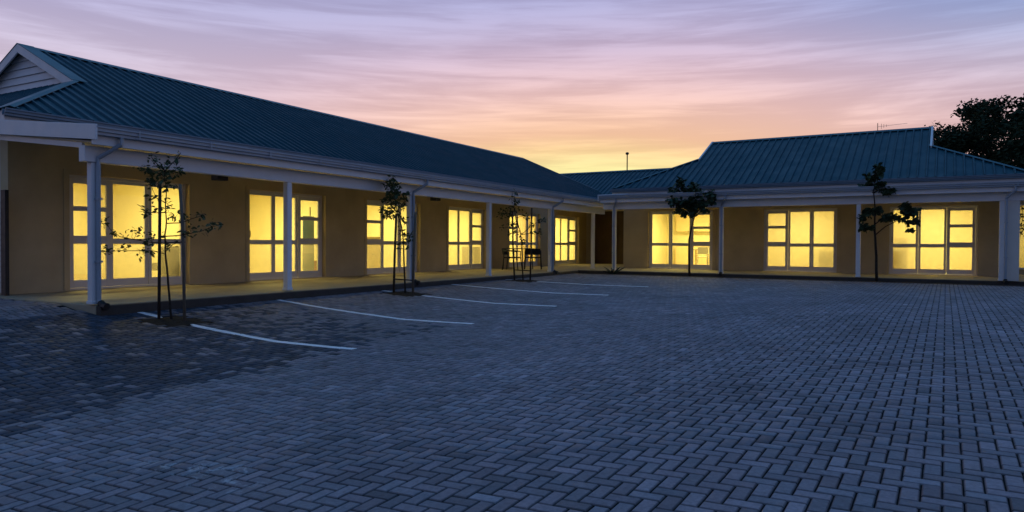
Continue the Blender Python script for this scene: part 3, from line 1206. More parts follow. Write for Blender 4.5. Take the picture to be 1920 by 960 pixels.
verandah(RB, OFFR, -10.05, 4.0, 22.3, 22.6, 25.6, 2.435, 2.80, [-9.65, -6.03, -2.14, 1.3], 2.085, [-9.65, -6.03], pier=1.3, white_strips=[-7.9, -4.9])
mb = MB()
mb.box(1.33, 1.62, 22.5, 22.74, 0.0, 2.083)
mb.build('pier', 'plaster_grey', RB, OFFR, bevel=0.01)
column(RB, OFFR, 1.25, 22.6, 2.083, 0.13)
downpipe(RB, OFFR, 1.30, 22.48, 2.44, 22.3, 1)

# ---------------------------------------------------------------- connecting block behind the passage
OFFM = (-12.0, 31.0, 0.0)
MBK = empty('connecting_block', r2w(-12.0, 31.0), -TH)
tag(MBK, 'low linking block with teal ribbed roof between the two wings', 'building')
mb = MB()
mb.box(-14.62, -10.56, 31.35, 31.6, -0.3, 2.55)
mb.build('wall', 'brown_brick', MBK, OFFM)
mb = MB()
ze = 4.83 - 4.4 * PITCH
mb.add([(-21, 31.6, ze - 0.03), (-8, 31.6, ze - 0.03), (-8, 36, 4.80), (-21, 36, 4.80), (-21, 40.4, ze - 0.03), (-8, 40.4, ze - 0.03)],
       [(0, 1, 2, 3), (3, 2, 5, 4), (0, 3, 4), (1, 5, 2), (0, 4, 5, 1)])
mroof = mb.build('roof', 'roof_steel', MBK, OFFM)
roof_sheets(mroof, OFFM, -21.0, -8.0, lambda s: 4.4, 31.6, ze)
mb = MB()
strip_cap(mb, (-21, 36, 4.83), (-8, 36, 4.83), (0, -1, -PITCH), (0, 1, -PITCH), 0.17, 0.17, 0.045)
mb.build('ridge_cap', 'roof_cap', mroof, OFFM)
mb = MB()
mb.box(-11.9, -11.0, 31.30, 31.348, 0.0, 2.1)
mb.box(-11.55, -11.5, 31.27, 31.30, 0.9, 1.1)
mb.build('door', 'brown_brick', MBK, OFFM)
MB().box(-14.9, -8.6, 27.2, 31.6, 2.46, 2.50).build('passage_ceiling', 'soffit', MBK, OFFM)

# ---------------------------------------------------------------- wall with a lit opening past the right end
FB = empty('side_wing', r2w(3.4, 28.2), -TH)
tag(FB, 'corner of a further wing with lit glazing at the right edge of the picture', 'building')
OFF2 = (3.4, 28.2, 0.0)
mb = MB()
mb.box(1.76, 1.86, 28.2, 28.4, -0.2, 2.9)
mb.box(1.86, 4.4, 28.2, 28.4, 2.28, 2.9)
mb.box(1.86, 4.4, 28.2, 28.4, -0.2, 0.16)
mb.box(4.4, 6.0, 28.2, 28.4, -0.2, 2.9)
mb.build('wall', 'plaster', FB, OFF2)
MB().box(1.86, 4.4, 28.16, 28.26, 0.16, 0.22).build('sill', 'white_paint', FB, OFF2)
for k in range(3):
    a = 1.86 + k * 0.846
    mb = MB()
    mb.box(a + 0.001, a + 0.05, 28.27, 28.33, 0.22, 2.28)
    mb.box(a + 0.05, a + 0.845, 28.27, 28.33, 2.22, 2.28)
    mb.build('window_frame', 'aluminium_white', FB, OFF2)
    MB().box(a + 0.05, a + 0.845, 28.29, 28.30, 0.22, 2.22).build('pane', 'glass_frosted', FB, OFF2)
room(FB, OFF2, 1.78, 5.9, 28.2, 3.5)
MB().box(1.2, 6.2, 27.6, 32.0, 2.9, 3.0).build('roof', 'roof_steel', FB, OFF2)
bpy.context.view_layer.update()
ceiling_light(FB, OFF2, 3.2, 29.6, 'slim tube light in the wing at the right edge of the picture', 60)


# ================================================================= THINGS
def on_plane_Y(px, py, Y):
    d = ray(px, py)
    return CAM + d * ((Y - CAM.y) / d.y)


def on_plane_r(px, py, c):
    d = ray(px, py)
    n = Vector((ST, CT, 0))
    return CAM + d * ((c - n.dot(CAM)) / n.dot(d))


def leaf_mesh(name, L, Wd, material, curl=0.12):
    mb = MB()
    v = [(0, 0, 0), (L * 0.3, Wd * 0.42, L * curl * 0.4), (L * 0.66, Wd * 0.40, L * curl * 0.3), (L, 0, -L * curl * 0.5),
         (L * 0.66, -Wd * 0.40, L * curl * 0.3), (L * 0.3, -Wd * 0.42, L * curl * 0.4), (L * 0.3, 0, 0), (L * 0.66, 0, -L * curl * 0.1)]
    mb.add(v, [(0, 6, 1), (1, 6, 7, 2), (2, 7, 3), (0, 5, 6), (5, 4, 7, 6), (4, 3, 7)])
    me = mb.mesh(name)
    me.materials.append(MAT[material])
    return me


def rnd_rot(droop=0.0):
    return Matrix.Rotation(random.uniform(0, 2 * math.pi), 3, 'Z') @ Matrix.Rotation(random.uniform(-0.9, 0.9) + droop, 3, 'Y') @ Matrix.Rotation(random.uniform(-1.2, 1.2), 3, 'X')


def wiggle(pts, amt):
    out_ = [pts[0]]
    for a, b in zip(pts[:-1], pts[1:]):
        m = (a + b) / 2 + Vector((random.uniform(-amt, amt), random.uniform(-amt, amt), random.uniform(-amt, amt) * 0.5))
        out_ += [m, b]
    return out_


def make_tree(to3, base_px, trunk, branches, clusters, r0, leafs, label, twigs=True, group='young trees', dens=1.0):
    """trunk and limbs drawn as polylines on the tree's own vertical plane, with depth scattered about it"""
    root_pos = to3(*base_px, 0.0)
    t = empty('young_tree', root_pos)
    tag(t, label, 'tree', group)
    O = root_pos

    def L(px, py, d=0.0): return to3(px, py, d) - O
    tp = [L(x, y, d) for x, y, d in trunk]
    tp[0].z -= 0.05
    tw = wiggle(tp, 0.008)
    n = len(tw)
    mb = MB()
    mb.tube(tw, [r0 * (1 - 0.78 * i / (n - 1)) for i in range(n)], 7)
    mb.build('trunk', 'bark', t, smooth=True)
    mb = MB()
    for br in branches:
        bp = wiggle([L(x, y, d) for x, y, d in br], 0.01)
        m = len(bp)
        mb.tube(bp, [r0 * 0.42 * (1 - 0.75 * i / (m - 1)) + 0.0015 for i in range(m)], 5)
    twig_src = [p for br in branches for p in [L(*q) for q in br]] + tp[len(tp) // 3:]
    spots = []
    for (cx, cy, rp, nl, dd) in clusters:
        c = L(cx, cy, dd)
        rad = (L(cx + rp, cy, dd) - c).length
        near = min(twig_src, key=lambda q: (q - c).length)
        if twigs:
            mb.tube(wiggle([near, (near + c) / 2 + Vector((0, 0, 0.01)), c], 0.012), [r0 * 0.2, r0 * 0.15, r0 * 0.08], 4)
        for k in range(int(nl * dens)):
            v = Vector((random.gauss(0, 1), random.gauss(0, 1), random.gauss(0, 1)))
            v = v.normalized() * (random.random() ** 0.45) * rad
            spots.append(c + v)
    crown = mb.build('crown', 'bark', t, smooth=True)
    meshes = leafs
    if len(spots) <= 300:
        for p in spots:
            o_ = bpy.data.objects.new('leaf', random.choice(meshes))
            o_.parent = crown
            s = random.uniform(0.7, 1.25)
            o_.matrix_basis = Matrix.Translation(p) @ (rnd_rot(0.15) * s).to_4x4()
            COL.objects.link(o_)
    else:
        random.shuffle(spots)
        for p in spots[:290]:
            o_ = bpy.data.objects.new('leaf', random.choice(meshes))
            o_.parent = crown
            s = random.uniform(0.7, 1.25)
            o_.matrix_basis = Matrix.Translation(p) @ (rnd_rot(0.15) * s).to_4x4()
            COL.objects.link(o_)
        mb = MB()
        me0 = meshes[0]
        vv = [v.co.copy() for v in me0.vertices]
        ff = [tuple(p.vertices) for p in me0.polygons]
        for p in spots[290:]:
            M = rnd_rot(0.15) * random.uniform(0.7, 1.25)
            mb.add([p + M @ q for q in vv], ff)
        lv = mb.build('leaves', me0.materials[0].name, crown)
        lv['kind'] = 'stuff'
    return t


def toY(Y0):
    def f(px, py, d=0.0):
        return on_plane_Y(px, py, Y0 + d)
    return f


def toR(c0):
    def f(px, py, d=0.0):
        return on_plane_r(px, py, c0 + d)
    return f


LS = [leaf_mesh('leaf_small', 0.082, 0.042, 'leaf'), leaf_mesh('leaf_small_b', 0.066, 0.032, 'leaf', 0.25)]
LM = [leaf_mesh('leaf_mid', 0.10, 0.052, 'leaf'), leaf_mesh('leaf_mid_b', 0.085, 0.042, 'leaf', 0.25)]
LB_ = [leaf_mesh('leaf_round', 0.125, 0.105, 'leaf_dark'), leaf_mesh('leaf_round_b', 0.10, 0.08, 'leaf_dark', 0.25)]

# first staked tree
make_tree(toY(6.62), (322, 598), [(322, 598, 0), (318, 560, 0), (313, 500, .02), (310, 470, 0), (309, 440, -.02), (312, 415, 0), (310, 385, .03), (312, 352, 0), (308, 330, 0), (308, 308, 0)],
          [[(308, 322, 0), (320, 309, .05), (331, 298, .08), (339, 287, .1)], [(307, 318, 0), (290, 303, -.05), (283, 292, -.08)], [(308, 330, 0), (283, 319, .1), (256, 312, .15)],
           [(310, 398, 0), (290, 399, -.1), (268, 397, -.15)], [(310, 380, 0), (291, 370, .1), (277, 367, .15)], [(311, 419, 0), (338, 418, .1), (360, 410, .12), (386, 402, .2)],
           [(309, 443, 0), (340, 441, -.1), (376, 434, -.16), (416, 420, -.2)], [(309, 456, 0), (285, 455, .1), (250, 449, .15), (225, 444, .2), (208, 432, .25), (197, 416, .25)],
           [(309, 476, 0), (290, 471, -.1), (262, 470, -.15), (230, 470, -.2), (190, 472, -.25)], [(312, 470, 0), (325, 458, .1), (343, 452, .1)]],
          [(338, 288, 4, 4, .1), (330, 297, 6, 8, .08), (322, 306, 7, 10, .05), (284, 293, 6, 8, -.08), (292, 304, 7, 9, -.04), (262, 311, 8, 10, .15), (275, 318, 8, 14, .1), (300, 322, 12, 30, 0),
           (285, 332, 11, 24, .05), (318, 325, 11, 22, 0), (332, 318, 7, 9, 0), (298, 342, 12, 26, 0), (318, 343, 10, 18, -.05), (281, 344, 6, 10, 0),
           (312, 360, 6, 6, 0), (309, 375, 7, 9, 0), (286, 372, 7, 9, .12), (273, 396, 8, 14, -.12), (292, 396, 5, 5, -.05), (314, 392, 8, 9, 0), (325, 402, 8, 8, .05), (340, 398, 6, 7, .1),
           (352, 408, 5, 5, .12), (378, 402, 8, 11, .18), (338, 418, 4, 2, .1), (358, 426, 5, 5, -.12), (356, 438, 6, 7, -.12), (376, 432, 7, 8, -.16), (396, 425, 9, 13, -.18), (413, 420, 7, 8, -.2),
           (341, 440, 5, 6, -.1), (198, 415, 6, 11, .25), (213, 436, 6, 8, .22), (228, 445, 4, 4, .2), (246, 432, 6, 7, .16), (262, 430, 6, 6, .12), (270, 442, 8, 12, .1), (285, 448, 7, 8, .08),
           (285, 438, 5, 4, .08), (197, 469, 8, 14, -.22), (216, 466, 6, 5, -.2), (240, 464, 7, 8, -.18), (262, 476, 5, 6, -.15), (275, 462, 8, 12, -.1), (283, 472, 6, 7, -.05), (300, 440, 5, 5, 0), (312, 462, 6, 5, 0), (330, 457, 5, 4, .1)],
          0.017, LS, 'slender staked sapling nearest the camera, with small leaves on long side branches', dens=1.25)
# second staked tree
make_tree(toY(12.25), (760, 551), [(760, 551, 0), (758, 505, 0), (757, 475, 0), (755, 440, 0), (751, 417, 0), (745, 400, 0), (741, 375, 0), (738, 350, 0), (736, 334, 0)],
          [[(741, 375, 0), (730, 362, .1), (725, 350, .1)], [(745, 398, 0), (730, 398, -.1), (720, 402, -.15)], [(745, 395, 0), (757, 380, .1), (763, 364, .1)], [(756, 450, 0), (766, 448, .1)]],
          [(735, 337, 7, 16, 0), (728, 348, 8, 20, .1), (742, 350, 8, 20, 0), (735, 362, 9, 24, 0), (748, 365, 7, 12, 0), (727, 375, 9, 20, .1), (742, 378, 9, 22, 0), (758, 370, 8, 16, .1), (763, 362, 5, 6, .1),
           (722, 392, 8, 18, -.1), (735, 395, 9, 20, -.05), (722, 405, 6, 12, -.15), (732, 406, 6, 9, 0), (755, 385, 6, 9, .05), (748, 405, 5, 5, 0), (757, 415, 6, 7, 0), (752, 430, 5, 5, 0), (757, 440, 6, 7, 0),
           (768, 448, 6, 8, .1), (753, 455, 4, 4, 0), (765, 460, 5, 5, .1), (752, 467, 4, 3, 0), (770, 440, 4, 4, .1)],
          0.020, LM, 'staked sapling with an upright leafy head in front of the third verandah post', dens=1.9)
# third staked tree
make_tree(toY(17.70), (981, 525), [(981, 525, 0), (979, 480, 0), (978, 455, 0), (975, 432, 0), (967, 410, 0), (964, 390, 0), (965, 372, 0), (965, 358, 0)],
          [[(966, 405, 0), (950, 400, .1), (934, 402, .2)], [(966, 408, 0), (985, 404, .1), (993, 402, .1)], [(968, 415, 0), (955, 426, -.1), (940, 427, -.1)], [(978, 440, 0), (995, 425, .1), (1010, 415, .2), (1024, 411, .2)], [(978, 440, 0), (1000, 437, -.1), (1010, 436, -.1)]],
          [(966, 362, 5, 7, 0), (962, 374, 6, 9, 0), (970, 378, 6, 9, 0), (960, 390, 7, 11, 0), (946, 396, 8, 18, .1), (938, 404, 6, 12, .15), (955, 402, 8, 16, .05), (972, 392, 6, 8, 0), (985, 404, 7, 12, .1),
           (960, 420, 7, 12, -.05), (966, 434, 7, 13, 0), (956, 437, 5, 6, -.05), (941, 427, 5, 6, -.1), (968, 422, 5, 6, 0), (980, 452, 7, 14, 0), (975, 440, 4, 4, 0), (997, 420, 5, 6, .1), (998, 434, 5, 6, 0), (1012, 416, 6, 9, .2),
           (1020, 411, 5, 6, .2), (1008, 434, 5, 7, -.1), (1011, 441, 3, 3, -.1)],
          0.020, LM, 'staked sapling with a sparse spreading head in front of the bistro table', dens=1.7)
# two round-leaved trees in the soil bed
make_tree(toR(22.3), (1293, 517), [(1293, 517, 0), (1292, 480, 0), (1292, 450, 0), (1296, 430, 0), (1302, 408, 0), (1300, 385, 0)],
          [[(1302, 408, 0), (1285, 385, .1), (1275, 350, .2)], [(1302, 405, 0), (1318, 385, -.1), (1332, 368, -.2)], [(1301, 400, 0), (1300, 370, .2), (1302, 350, .2)], [(1300, 402, 0), (1280, 388, -.2), (1264, 375, -.3)]],
          [(1277, 343, 9, 20, .2), (1264, 360, 10, 22, .1), (1262, 378, 9, 18, -.2), (1283, 362, 10, 20, .2), (1301, 354, 12, 30, .2), (1312, 366, 11, 24, 0), (1331, 364, 8, 16, -.2), (1334, 377, 7, 12, -.2),
           (1278, 382, 12, 28, 0), (1296, 380, 13, 34, 0), (1316, 384, 11, 22, -.1), (1272, 395, 7, 10, 0), (1284, 400, 7, 10, 0), (1300, 398, 9, 14, 0), (1322, 394, 6, 8, -.1)],
          0.038, LB_, 'small round-headed tree with bent trunk in front of the corner kitchen door', dens=4.4)
make_tree(toR(22.3), (1644, 527), [(1644, 527, 0), (1643, 480, 0), (1641, 445, 0), (1640, 420, 0), (1641, 395, 0), (1638, 362, 0), (1641, 335, 0)],
          [[(1641, 441, 0), (1660, 425, .1), (1680, 415, .1), (1700, 405, .1)], [(1641, 405, 0), (1630, 398, .1), (1618, 410, .1)], [(1638, 362, 0), (1622, 352, .1)], [(1638, 362, 0), (1652, 352, -.1), (1664, 358, -.1)], [(1641, 420, 0), (1655, 408, .1), (1668, 407, .1)]],
          [(1648, 319, 11, 26, 0), (1642, 331, 9, 18, 0), (1629, 331, 6, 10, 0), (1620, 351, 8, 16, .1), (1632, 347, 7, 12, 0), (1650, 348, 10, 22, -.1), (1662, 359, 8, 14, -.1), (1672, 356, 5, 6, -.1), (1628, 399, 10, 20, .1), (1616, 410, 6, 8, .1),
           (1620, 426, 8, 14, .1), (1632, 426, 5, 7, 0), (1646, 394, 8, 12, 0), (1662, 408, 9, 16, .1), (1675, 408, 7, 10, .1), (1688, 410, 5, 6, .1), (1698, 390, 11, 26, .1), (1712, 396, 10, 18, .1), (1702, 402, 8, 12, .1), (1716, 414, 7, 9, .1), (1704, 418, 6, 8, .1), (1707, 432, 5, 6, .1)],
          0.040, LB_, 'small tree with clumped round leaves and a side limb before the right-hand glazed door', dens=4.2)


def stakes(Y, posts, ties, label):
    f = toY(Y)
    root = f(*posts[0][0][0])
    e = empty('tree_stakes', root)
    tag(e, label, 'tree stakes', 'stakes beside the young trees')
    for pl, m_, r_ in posts:
        pts = [f(*p) - root for p in pl]
        pts[0].z -= 0.04
        MB().tube(pts, r_, 7).build('stake', m_, e, smooth=True)
    for a, b, r_ in ties:
        MB().tube([f(*a) - root, f(*b) - root], r_, 6).build('tie', 'stake_wood', e)


stakes(6.62, [([(298, 593, -.1), (299, 470, -.1), (300, 345, -.1)], 'stake_wood', 0.022), ([(346, 604, .05), (344, 470, .05), (342, 420, .05), (337, 345, .05)], 'stake_pale', 0.022)],
       [((297, 456, -.12), (347, 454, .07), 0.008)], 'two tall timber stakes holding the sapling nearest the camera')
stakes(12.25, [([(738, 549, -.1), (740, 480, -.1), (743, 400, -.1)], 'stake_wood', 0.026), ([(774, 553, .1), (776, 470, .1), (779, 398, .1)], 'stake_pale', 0.026)],
       [((737, 523, -.15), (779, 526, .15), 0.014)], 'timber stakes with a low cross bar at the sapling by the third verandah post')
stakes(17.70, [([(965, 526, -.1), (962, 470, -.1), (961, 395, -.1)], 'stake_wood', 0.024), ([(994, 526, .1), (996, 470, .1), (997, 390, .1)], 'stake_wood', 0.024)],
       [((963, 506, -.12), (996, 508, .12), 0.014)], 'timber stakes with a low cross bar at the sapling before the bistro table')


# ---------------------------------------------------------------- bistro chairs and table
def armchair(loc, rz, label):
    e = empty('armchair', loc, rz)
    tag(e, label, 'chair', 'chairs on the verandah')
    S = 0.27
    mb = MB()
    mb.box(-S, S, -0.25, 0.25, 0.40, 0.445)
    mb.build('seat', 'black_metal', e, bevel=0.015)
    for sx, sy, tx, ty in ((-1, -1, -1.12, -1.25), (1, -1, 1.12, -1.25), (-1, 1, -1.1, 1.2), (1, 1, 1.1, 1.2)):
        top = 0.63
        MB().tube([(S * tx, 0.23 * ty, 0.0), (S * sx * 1.02, 0.23 * sy, 0.42), (S * sx * 1.02, 0.22 * sy * 1.05, top if sy < 0 else 0.66)], 0.016, 7).build('leg', 'black_metal', e, smooth=True)
    mb = MB()
    for i in range(8):
        a0, a1 = -1 + i / 4, -1 + (i + 1) / 4
        y0, y1 = 0.235 + 0.05 * (1 - a0 * a0), 0.235 + 0.05 * (1 - a1 * a1)
        mb.hexa([(a0 * S, y0, 0.52), (a1 * S, y1, 0.52), (a1 * S, y1 + 0.025, 0.52), (a0 * S, y0 + 0.025, 0.52), (a0 * S, y0 + 0.05, 0.74), (a1 * S, y1 + 0.05, 0.74), (a1 * S, y1 + 0.075, 0.74), (a0 * S, y0 + 0.075, 0.74)])
    mb.build('backrest', 'black_metal', e)
    for sx in (-1, 1):
        MB().tube([(sx * S * 1.02, -0.25, 0.63), (sx * S * 1.05, 0.0, 0.655), (sx * S * 1.0, 0.26, 0.66)], 0.019, 7).build('armrest', 'black_metal', e, smooth=True)


armchair((-12.15, 21.7, 0.0), math.radians(105), 'dark armchair at the left side of the verandah table, seen side on')
armchair((-11.75, 22.5, 0.0), math.radians(205), 'dark armchair with slatted back turned to the courtyard, right of the table')
tb = empty('bistro_table', (-12.35, 22.5, 0.0), 0.0)
tag(tb, 'small dark square table between the two armchairs on the verandah', 'table')
MB().box(-0.42, 0.42, -0.42, 0.42, 0.715, 0.745).build('tabletop', 'black_metal', tb, bevel=0.006)
for sx in (-1, 1):
    for sy in (-1, 1):
        MB().tube([(sx * 0.39, sy * 0.39, 0.0), (sx * 0.37, sy * 0.37, 0.716)], 0.017, 7).build('leg', 'black_metal', tb)

# ---------------------------------------------------------------- little fittings under the left soffit
for (s, lab) in ((8.45, 'small dark floodlight under the beam right of the first sapling'), (14.95, 'small dark floodlight under the beam right of the third post')):
    e = empty('floodlight', (-10.62, s, 2.185))
    tag(e, lab, 'light fitting', 'dark fittings under the verandah beam')
    MB().box(-0.09, 0.09, -0.11, 0.11, -0.20, -0.11).build('housing', 'black_metal', e, bevel=0.01)
    MB().box(-0.02, 0.02, -0.02, 0.02, -0.11, 0.13).build('stem', 'black_metal', e)

# ---------------------------------------------------------------- gate post and slatted gate at the left edge
e = empty('gate', (-13.45, 6.30, 0.0))
tag(e, 'dark steel gate post with pale slatted gate beside the end wall at the left edge', 'gate')
MB().box(0.10, 0.25, -0.03, 0.03, -0.06, 1.76).build('post', 'black_metal', e, bevel=0.006)
for i in range(19):
    MB().box(-1.2, 0.098, -0.012, 0.012, 0.03 + i * 0.09, 0.03 + i * 0.09 + 0.075).build('slat', 'plaster_grey', e)
MB().box(-1.26, -1.2, -0.03, 0.03, -0.06, 1.76).build('stile', 'black_metal', e)

# ---------------------------------------------------------------- spiky plant at the corner post
pc_ = r2w(-9.55, 22.33, -0.11)
e = empty('spiky_plant', pc_)
tag(e, 'small dark spiky plant at the foot of the corner verandah post', 'plant')
for k in range(9):
    a = k * 2 * math.pi / 9 + random.uniform(-0.2, 0.2)
    ln = random.uniform(0.32, 0.62)
    t_ = random.uniform(0.35, 0.8)
    d = Vector((math.cos(a) * math.cos(t_), math.sin(a) * math.cos(t_), math.sin(t_)))
    sd = Vector((-math.sin(a), math.cos(a), 0))
    mb = MB()
    pts = []
    for q, wd in ((0, 0.03), (0.4, 0.05), (0.75, 0.035), (1.0, 0.002)):
        p = d * ln * q + Vector((0, 0, -0.10 * q * q))
        pts.append((p - sd * wd, p + sd * wd, p - Vector((0, 0, wd * 0.5))))
    for (a0, b0, c0), (a1, b1, c1) in zip(pts[:-1], pts[1:]):
        mb.add([a0, c0, b0, a1, c1, b1], [(0, 1, 4, 3), (1, 2, 5, 4)])
    mb.build('leaf', 'leaf_dark', e)

# ---------------------------------------------------------------- mast and aerial on the roofs
p = r2w(-14.66, 36.0, 4.86)
e = empty('roof_mast', p)
tag(e, 'thin vent mast with a knob on the linking roof against the sunset', 'mast')
MB().tube([(0, 0, -0.1), (0, 0, 0.86)], 0.032, 8).build('pole', 'black_metal', e)
MB().tube([(0, 0, 0.84), (0, 0, 0.88), (0, 0, 0.95), (0, 0, 0.98)], [0.05, 0.09, 0.09, 0.04], 10).build('cap', 'black_metal', e)
p = r2w(-2.18, 29.2, 5.06)
e = empty('tv_aerial', p, -TH)
tag(e, 'small television aerial on the ridge of the shorter wing', 'aerial')
MB().tube([(0, 0, -0.05), (0, 0, 0.30)], 0.012, 6).build('mast', 'black_metal', e)
MB().tube([(0.0, 0, 0.17), (0.95, 0, 0.22)], 0.005, 6).build('boom', 'steel', e)
for k, x in enumerate((0.12, 0.2, 0.28)):
    MB().tube([(x, 0, 0.08 + 0.03 * k), (x, 0, 0.27 - 0.02 * k)], 0.006, 5).build('element', 'black_metal', e)

# ---------------------------------------------------------------- things inside the rooms
# dark tub chair just behind the first door
e = empty('tub_chair', (-13.5 - 0.48, 9.93, 0.006))
tag(e, 'dark tub chair behind the frosted lower pane of the first glazed door', 'chair')
mb = MB()
mb.prism([(-0.30, 0.08), (0.30, 0.08), (0.34, 0.4), (0.33, 0.74), (0.26, 0.80), (-0.26, 0.80), (-0.33, 0.74), (-0.34, 0.4)], -0.06, 0.06)
mb.build('backrest', 'dark_fabric', e, bevel=0.03)
MB().box(-0.55, -0.062, -0.30, 0.30, 0.28, 0.44).build('seat', 'dark_fabric', e, bevel=0.03)
for sx in (-0.5, -0.02):
    for sy in (-0.26, 0.26):
        MB().tube([(sx, sy, 0), (sx, sy, 0.285)], 0.02, 6).build('leg', 'black_metal', e)
# roll-up banner behind the second door
e = empty('rollup_banner', (-13.5 - 0.48, 13.98, 0.006))
tag(e, 'teal and grey roll-up banner behind the second glazed door', 'banner')
MB().box(-0.06, 0.06, -0.30, 0.22, 0.0, 0.08).build('base', 'steel', e)
MB().box(-0.008, 0.008, -0.28, 0.12, 0.08, 0.62).build('lower_print', 'teal_print', e)
MB().box(-0.008, 0.008, -0.28, 0.12, 0.621, 1.60).build('upper_print', 'grey_print', e)
MB().box(-0.008, 0.008, 0.121, 0.22, 0.08, 0.42).build('side_print', 'orange_print', e)
MB().box(-0.015, -0.009, -0.02, 0.01, 0.08, 1.85).build('pole', 'black_metal', e)
# curtains behind the fifth door
for k, (a, b) in enumerate(((23.95, 24.35), (25.1, 26.35))):
    mb = MB()
    n_ = int((b - a) / 0.03)
    for i in range(n_ + 1):
        s = a + (b - a) * i / n_
        x = -13.5 - 0.42 + 0.04 * math.sin(i * 1.25) + 0.01 * math.sin(i * 0.37)
        mb.v += [(x, s, 0.03), (x, s, 2.25)]
    for i in range(n_):
        mb.f.append((2 * i, 2 * i + 2, 2 * i + 3, 2 * i + 1))
        mb.mi.append(0)
    oc = mb.build('curtain', 'curtain', smooth=True)
    tag(oc, ['narrow pale curtain at the left of the glazed door behind the bistro table', 'wide pale curtain at the right of the glazed door behind the bistro table'][k], 'curtain', 'curtains behind the fifth door')
# kitchen: cupboard run, table and two white chairs behind the corner door
e = empty('kitchen_cupboard', r2w(-8.3, 29.3, 0.006), -TH)
tag(e, 'tall pale cupboards on the back wall of the corner kitchen', 'cupboard')
for k in range(4):
    MB().box(-1.4 + k * 0.7, -1.4 + k * 0.7 + 0.69, -0.1, 0.25, 0.0, 0.86).build('door_panel', 'cupboard', e, bevel=0.006)
    MB().box(-1.4 + k * 0.7, -1.4 + k * 0.7 + 0.69, -0.05, 0.25, 1.45, 2.15).build('door_panel', 'cupboard', e, bevel=0.006)
MB().box(-1.42, 1.42, -0.14, 0.25, 0.862, 0.9).build('worktop', 'chair_white', e)
e = empty('kitchen_table', r2w(-7.75, 27.1, 0.006), -TH)
tag(e, 'pale table seen through the right leaf of the corner kitchen door', 'table')
MB().box(-0.6, 0.6, -0.4, 0.4, 0.70, 0.74).build('tabletop', 'cupboard', e, bevel=0.005)
for sx in (-0.55, 0.55):
    for sy in (-0.35, 0.35):
        MB().box(sx - 0.025, sx + 0.025, sy - 0.025, sy + 0.025, 0, 0.699).build('leg', 'cupboard', e)
for k, (x, y, rz, lab) in enumerate(((-7.75, 26.45, 0.3, 'white kitchen chair left of the pale table'), (-7.32, 26.55, -0.5, 'white kitchen chair right of the pale table'))):
    e = empty('kitchen_chair', r2w(x, y, 0.006), rz)
    tag(e, lab, 'chair', 'white chairs in the corner kitchen')
    MB().box(-0.19, 0.19, -0.19, 0.19, 0.43, 0.46).build('seat', 'chair_white', e, bevel=0.01)
    MB().box(-0.18, 0.18, -0.20, -0.175, 0.55, 0.82).build('backrest', 'chair_white', e, bevel=0.01)
    for sx in (-0.17, 0.17):
        for sy in (-0.18, 0.17):
            MB().tube([(sx * 1.1, sy * 1.1, 0), (sx, sy, 0.43 if sy > 0 else 0.82)], 0.014, 6).build('leg', 'chair_white', e)

def cabinet(loc, rz, w_, d_, h_, label, m_='cupboard'):
    e = empty('filing_cabinet', loc, rz)
    tag(e, label, 'cabinet', 'cabinets in the lit rooms')
    MB().box(-w_ / 2, w_ / 2, -d_ / 2, d_ / 2, 0, h_).build('carcass', m_, e, bevel=0.01)
    nd = max(2, int(h_ / 0.33))
    for k in range(nd):
        z0, z1 = h_ * k / nd + 0.015, h_ * (k + 1) / nd - 0.015
        dr = MB().box(-w_ / 2 + 0.015, w_ / 2 - 0.015, -d_ / 2 - 0.018, -d_ / 2 - 0.001, z0, z1).build('drawer', m_, e, bevel=0.004)
        MB().box(-0.06, 0.06, -d_ / 2 - 0.035, -d_ / 2 - 0.019, (z0 + z1) / 2 - 0.01, (z0 + z1) / 2 + 0.01).build('handle', 'steel', dr)


mat('grey_steel', (0.22, 0.20, 0.17), 0.5, var=0.05)
cabinet((-14.25, 22.35, 0.006), math.pi / 2, 0.5, 0.5, 0.78, 'low grey cabinet behind the lower right pane of the fourth glazed door', 'grey_steel')
cabinet((-14.9, 17.3, 0.006), math.pi / 2, 0.9, 0.45, 1.1, 'pale cabinet standing back in the third room of the long wing')
pq = r2w(-3.35, 26.5, 0.006)
cabinet((pq.x, pq.y, pq.z), -TH, 0.7, 0.5, 0.7, 'low pale cabinet behind the right leaf of the middle glazed door')
pq = r2w(-1.25, 26.4, 0.006)
cabinet((pq.x, pq.y, pq.z), -TH, 0.4, 0.5, 1.15, 'narrow cabinet behind the left leaf of the right-hand glazed door')

# ---------------------------------------------------------------- hanging creeper at the right edge
pcr = r2w(2.2, 24.6, 0.0)
e = empty('hanging_creeper', (pcr.x, pcr.y, 2.3))
tag(e, 'dark creeper hanging from the verandah roof at the right edge of the picture', 'plant')
mb = MB()
stm = MB()
for k in range(7):
    x = -0.4 + k * 0.16
    ln = random.uniform(0.75, 1.15)
    stm.tube([(x, 0, 0.05), (x + 0.03, 0.02, -ln / 2), (x - 0.02, 0, -ln)], 0.006, 4)
    for q in range(60):
        tz = 0.22 + 0.78 * random.random()
        p = Vector((x + random.gauss(0, 0.08), random.gauss(0, 0.08), -ln * tz))
        M = rnd_rot(0.5)
        for (vv, ff) in (([(0, 0, 0), (0.05, 0.03, 0), (0.11, 0, 0), (0.05, -0.03, 0)], [(0, 1, 2, 3)]),):
            mb.add([p + M @ Vector(v) for v in vv], ff)
stm.build('stem', 'bark', e)
mb.build('leaves', 'leaf_dark', e)['kind'] = 'stuff'

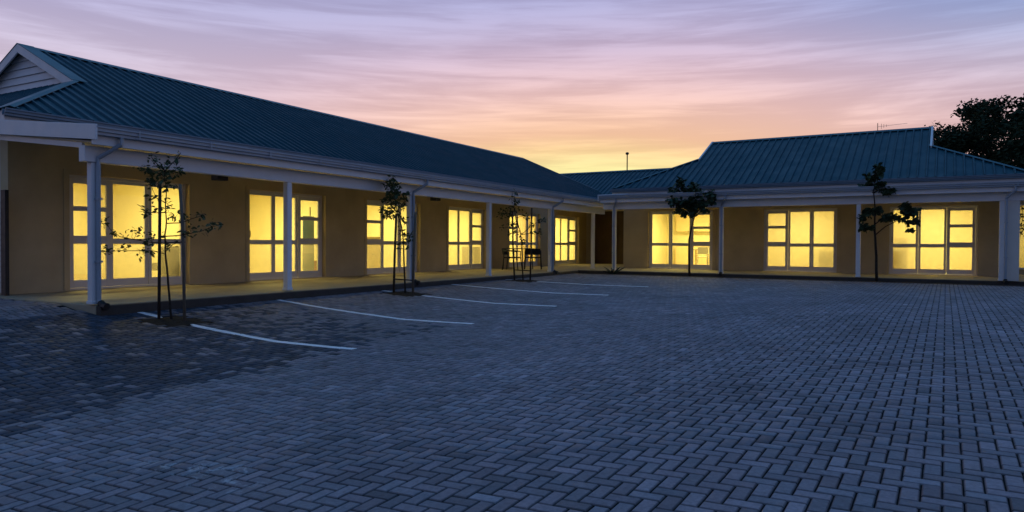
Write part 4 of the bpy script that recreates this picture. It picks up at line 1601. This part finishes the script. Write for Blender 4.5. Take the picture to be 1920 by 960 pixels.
# ---------------------------------------------------------------- big tree behind the right wing
pb_ = on_plane_r(1915, 450, 44.0)
bt = empty('large_tree', (pb_.x, pb_.y, -0.3))
tag(bt, 'large dark spreading tree behind the right end of the teal roof', 'tree')
mb = MB()
mb.tube([(0, 0, -0.4), (0.1, 0, 1.5), (-0.1, 0.1, 3.2), (0, 0, 4.6)], [0.42, 0.34, 0.3, 0.26], 10)
mb.build('trunk', 'bark', bt, smooth=True)
mb = MB()
ends = []
for k in range(13):
    a = 2 * math.pi * k / 13 + random.uniform(-0.2, 0.2)
    r = random.uniform(2.2, 4.6)
    zt_ = random.uniform(4.8, 7.4) - 0.25 * r
    p1 = Vector((0, 0, random.uniform(3.2, 4.6)))
    p3 = Vector((math.cos(a) * r, math.sin(a) * r * 0.8, zt_))
    p2 = (p1 + p3) / 2 + Vector((0, 0, 0.5))
    mb.tube(wiggle([p1, p2, p3], 0.15), [0.16, 0.12, 0.09, 0.06, 0.03], 6)
    ends.append(p3)
mb.build('limbs', 'bark', bt, smooth=True)
mb = MB()
rng = np.random.default_rng(5)
clumps = []
for k in range(260):
    v = rng.normal(size=3)
    v /= np.linalg.norm(v)
    rr = rng.random() ** 0.40
    p = np.array([v[0] * 5.0 * rr, v[1] * 4.3 * rr, 5.75 + v[2] * 3.1 * rr])
    if p[2] < 3.2:
        continue
    # lobed outline
    lob = 1 + 0.10 * math.sin(3.1 * math.atan2(v[1], v[0]) + 1) + 0.08 * math.sin(5 * v[2])
    p[:2] *= lob
    clumps.append((p, rng.uniform(0.45, 0.95)))
for p, cr in clumps:
    for q in range(int(230 * cr)):
        v = rng.normal(size=3)
        v /= np.linalg.norm(v)
        c0 = Vector((p + v * cr * rng.random() ** 0.5 * np.array([1, 1, 0.75])).tolist())
        M = rnd_rot(0.1)
        s = rng.uniform(0.07, 0.15)
        mb.add([c0 + M @ Vector(x_) * s for x_ in ((-1, 0, 0), (0, 0.5, 0.1), (1, 0, 0), (0, -0.5, 0.1))], [(0, 1, 2, 3)])
cr_ = mb.build('crown', 'leaf_far', bt)
cr_['kind'] = 'stuff'
